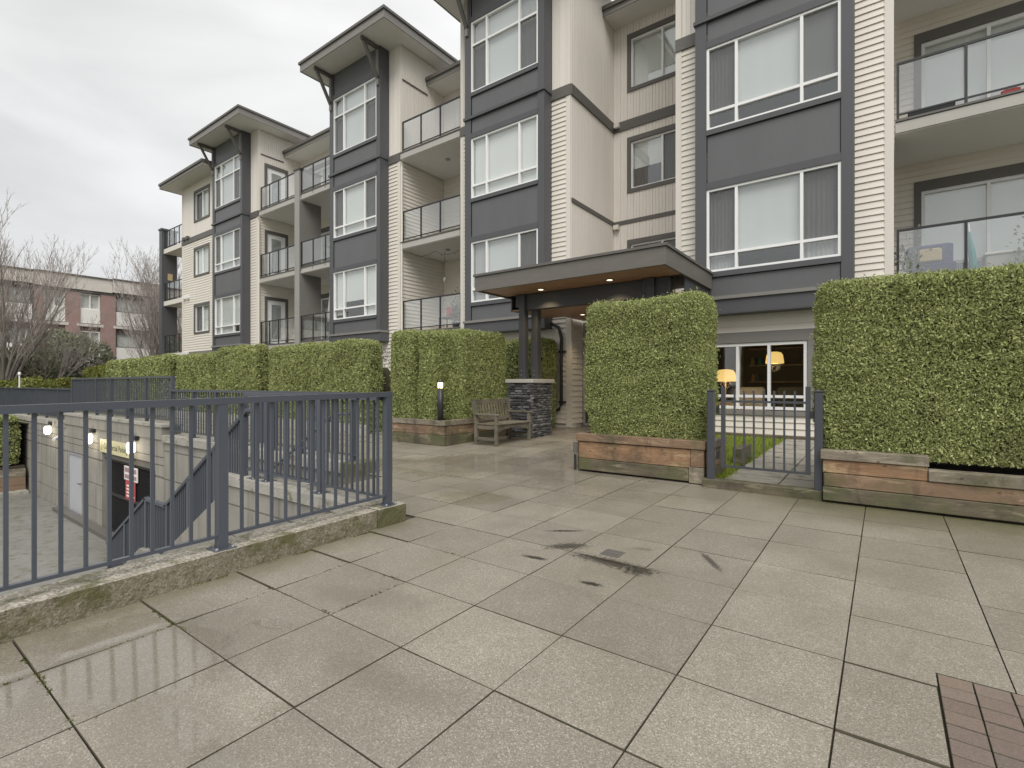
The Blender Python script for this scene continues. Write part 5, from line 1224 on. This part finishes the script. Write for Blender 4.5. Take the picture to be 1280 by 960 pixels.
# ------------------------------------------------------------------ street beyond: building, trees, shrubs
fb = thing('brick_apartment_block', (-50, 12, 0), 'older low apartment block with red brick piers and pale parapet across the street', 'building')
F = FX(-49)
bx('parapet', F, -12, 8.6, -1, .35, 8.55, 9.42, M_farbeige, fb); bx('parapet', F, 8.62, 13.2, -1, .2, 8.5, 9.5, M_farbeige, fb); bx('parapet', F, 13.22, 45, -1, .35, 8.55, 9.55, M_farbeige, fb)
bx('parapet_cap', F, -12, 8.6, -1, .45, 9.421, 9.5, M_brown, fb); bx('parapet_cap', F, 8.62, 13.2, -1, .3, 9.501, 9.58, M_brown, fb); bx('parapet_cap', F, 13.22, 45, -1, .45, 9.551, 9.63, M_brown, fb)
bx('eave_shadow_board', F, -12, 45, -1, .1, 8.3, 8.49, M_brown, fb); bx('wall', F, -12, 45, -8, -.3, 0, 8.5, M_fbrick, fb)
s = -11.0
for (s0, s1, kind) in [(-9, -6, 'w'), (-5, -2, 'w'), (-1, 2.0, 'w'), (2.8, 5.4, 'w'), (6.1, 8.6, 'w'), (9.2, 10.4, 'n'), (11.27, 12.48, 'n'), (13.5, 16.9, 'w'), (17.6, 20.5, 'w'), (21.4, 22.6, 'n'), (23.5, 27, 'w'), (28, 31, 'w')]:
    for (z0, z1) in ((6.0, 8.25), (3.2, 5.4), (.5, 2.6)):
        zm = z0+(z1-z0)*.48
        p_ = bx('spandrel', F, s0, s1, -.25, .02, z0, zm, M_farwhite, fb)
        w_ = MB().fr(F, s0, s1, -.25, -.05, zm, zm+.08).fr(F, s0, s1, -.25, -.05, z1-.08, z1).fr(F, s0, s0+.07, -.25, -.05, zm+.08, z1-.08).fr(F, s1-.07, s1, -.25, -.05, zm+.08, z1-.08).fr(F, (s0+s1)/2-.04, (s0+s1)/2+.04, -.25, -.05, zm+.08, z1-.08).build('window', M_farwhite if kind == 'n' else M_brown, fb)
        for a, b in ((s0+.07, (s0+s1)/2-.04), ((s0+s1)/2+.04, s1-.07)):
            MB().fr(F, a, b, -.16, -.14, zm+.08, z1-.08).build('pane', M_glass, w_); MB().quad(F(a, -.22, zm+.08), F(b, -.22, zm+.08), F(b, -.22, z1-.08), F(a, -.22, z1-.08)).build('blind', M_blindw, w_)
    for z0 in (5.75, 2.95): bx('floor_band', F, s0-.2, s1+.2, -.25, .10, z0, z0+.2, M_farbeige, fb)
for s0, s1 in ((8.7, 9.2), (10.4, 11.27), (12.5, 13.45), (17.0, 17.5), (20.6, 21.3), (5.5, 6.0), (2.1, 2.7), (-1.9, -1.1)): bx('brick_pier', F, s0, s1, -.28, .08, 0, 8.29, M_fbrick, fb)

def bare_tree(lb, base, height, spread, nstem, seed, lean=(0, 0), trunk=.9, twigr=.012, dens=1.0, low=.15, group='bare winter trees'):
    r = random.Random(seed); t = thing('bare_tree', base, lb, 'tree', group); segs = []
    def limb(p, d, L, rad, n, depth, up):
        step = L/n; prev = rad
        for k in range(n):
            d = (d+Vector((r.gauss(0, .05), r.gauss(0, .05), up+r.gauss(0, .03)))).normalized(); q = p+d*step; nr = rad*(1-(k+1)/n*.8)
            segs.append((p, q, prev, nr, depth)); p, prev = q, nr
            if depth < 3 and k > 0:
                nb = int((2.1 if depth == 0 else 1.7 if depth == 1 else 1.1)*dens+r.random())
                for _ in range(nb):
                    az = r.uniform(0, 2*math.pi); side = Vector((math.cos(az), math.sin(az), .25)).normalized()
                    limb(p, (d*.9+side*.42).normalized(), L*r.uniform(.30, .55)*(1-.35*k/n), max(nr*.5, twigr), max(3, n-2), depth+1, .07)
    b = Vector(base); top = b+Vector((lean[0], lean[1], trunk)); segs.append((b-Vector((0, 0, .2)), top, .055*height**.9*.42, .05*height**.9*.38, 0))
    for i in range(nstem):
        az = 2*math.pi*i/nstem+r.uniform(-.3, .3); an = r.uniform(low, spread)
        d = Vector((math.cos(az)*math.sin(an), math.sin(az)*math.sin(an), math.cos(an)))
        limb(top-Vector((0, 0, r.uniform(0, trunk*.5))), d, height*r.uniform(.72, 1.0), .014*height*r.uniform(.6, 1), 7, 0, .05)
    for nm, sel, mt in (('trunk', lambda s: s[4] == 0, M_bark), ('crown', lambda s: s[4] > 0, M_twig)):
        S = [s for s in segs if sel(s)]; A = np.array([s[0] for s in S]); B = np.array([s[1] for s in S]); ra = np.array([s[2] for s in S]); rb = np.array([s[3] for s in S])
        D = B-A; D /= np.linalg.norm(D, axis=1, keepdims=True); U = np.cross(D, np.array([.31, .95, .07])); U /= np.linalg.norm(U, axis=1, keepdims=True); W = np.cross(D, U)
        ns = 5 if nm == 'trunk' else 3; ang = np.arange(ns)*2*math.pi/ns
        ring = U[:, None, :]*np.cos(ang)[None, :, None]+W[:, None, :]*np.sin(ang)[None, :, None]
        V = np.concatenate([A[:, None, :]+ring*ra[:, None, None], B[:, None, :]+ring*rb[:, None, None]], 1).reshape(-1, 3)
        idx = np.arange(len(S))[:, None]*2*ns; Q = np.concatenate([np.stack([idx[:, 0]+i, idx[:, 0]+(i+1) % ns, idx[:, 0]+ns+(i+1) % ns, idx[:, 0]+ns+i], 1) for i in range(ns)])
        np_mesh(nm, V, Q, mt, t)
    return t
bare_tree('wide bare multi stemmed tree in front of the brick block', (-36.5, 5.3, 0), 7.4, .68, 14, 3, low=.05, twigr=.009, dens=1.2)
bare_tree('leaning bare tree with low spreading limbs beyond the tall fence', (-37.2, 7.0, 0), 4.6, 1.2, 10, 4, low=.5, twigr=.009, dens=.95)
bare_tree('bare upright tree in front of the brick block beside the corner balconies', (-41.5, 13.6, 0), 8.2, .66, 13, 5, low=.05, twigr=.010, dens=1.15)
bare_tree('bare tree seen through the open corner balconies', (-46, 18.6, 0), 8.4, .5, 11, 6, low=.05, twigr=.013, dens=1.2)
shrub('rounded dark evergreen before the brick block', (-42.5, 8.9, 2.3), (2.6, 2.3, 2.6), 9000, (.32, .06), M_evgleaf, 'bush', 'evergreen_bush')
shrub('grey green weeping evergreen beyond the tall fence', (-39.0, 6.3, 1.5), (2.4, 1.8, 1.7), 7000, (.32, .05), M_evgleaf, 'bush', 'evergreen_bush')
for k, (x, y, w) in enumerate(((-38.2, 9.3, 1.3), (-37.5, 10.9, 1.3), (-39.4, 12.4, 1.4))):
    shrub(('white flowering shrub beside the grey green weeping evergreen', 'white flowering shrub behind the upright cypresses', 'white flowering shrub at the foot of the upright bare tree')[k], (x, y, 1.35), (w, w, 1.45), 3600, (.16, .05), M_blossom, 'shrub', 'flowering_shrub', 'white flowering shrubs', core=.6)
shrub('low clipped yellow green mound beyond the fence', (-34.5, 5.9, .75), (1.3, 1.35, .8), 3600, (.14, .045), M_boxleaf, 'shrub', 'clipped_mound')
hedge('small square clipped shrub next to the yellow green mound', -35.6, -34.4, 7.1, 7.9, 0, 1.6, 500, 'frlt', .12, .04, (.12, .04), .02, 0, mat=M_boxleaf, seed=70, group=None, name='clipped_shrub')
hedge('low clipped shrub at the foot of the wide bare tree', -35.3, -34.3, 4.5, 5.2, 0, 1.5, 500, 'frlt', .15, .04, (.12, .04), .02, 0, mat=M_boxleaf, seed=71, group=None, name='clipped_shrub')
hedge('long dark street hedge below the brick block', -46.5, -45.2, -10, 30, 0, 1.7, 110, 'rt', .2, .1, (.25, .08), .02, 0, mat=M_evgleaf, seed=72, group=None)
q = thing('path_lamp', (-33.0, 5.35, 0), 'thin white path lamp beyond the low fence', 'lamp'); MB().tube([(-33, 5.35, -.05), (-33, 5.35, 1.75)], .03, 8).build('pole', M_white, q); MB().lathe((-33, 5.35, 1.75), [(.03, 0), (.06, .04), (.06, .14), (.02, .18)], 12).build('globe', M_white, q, True)
print('pavers', npav)
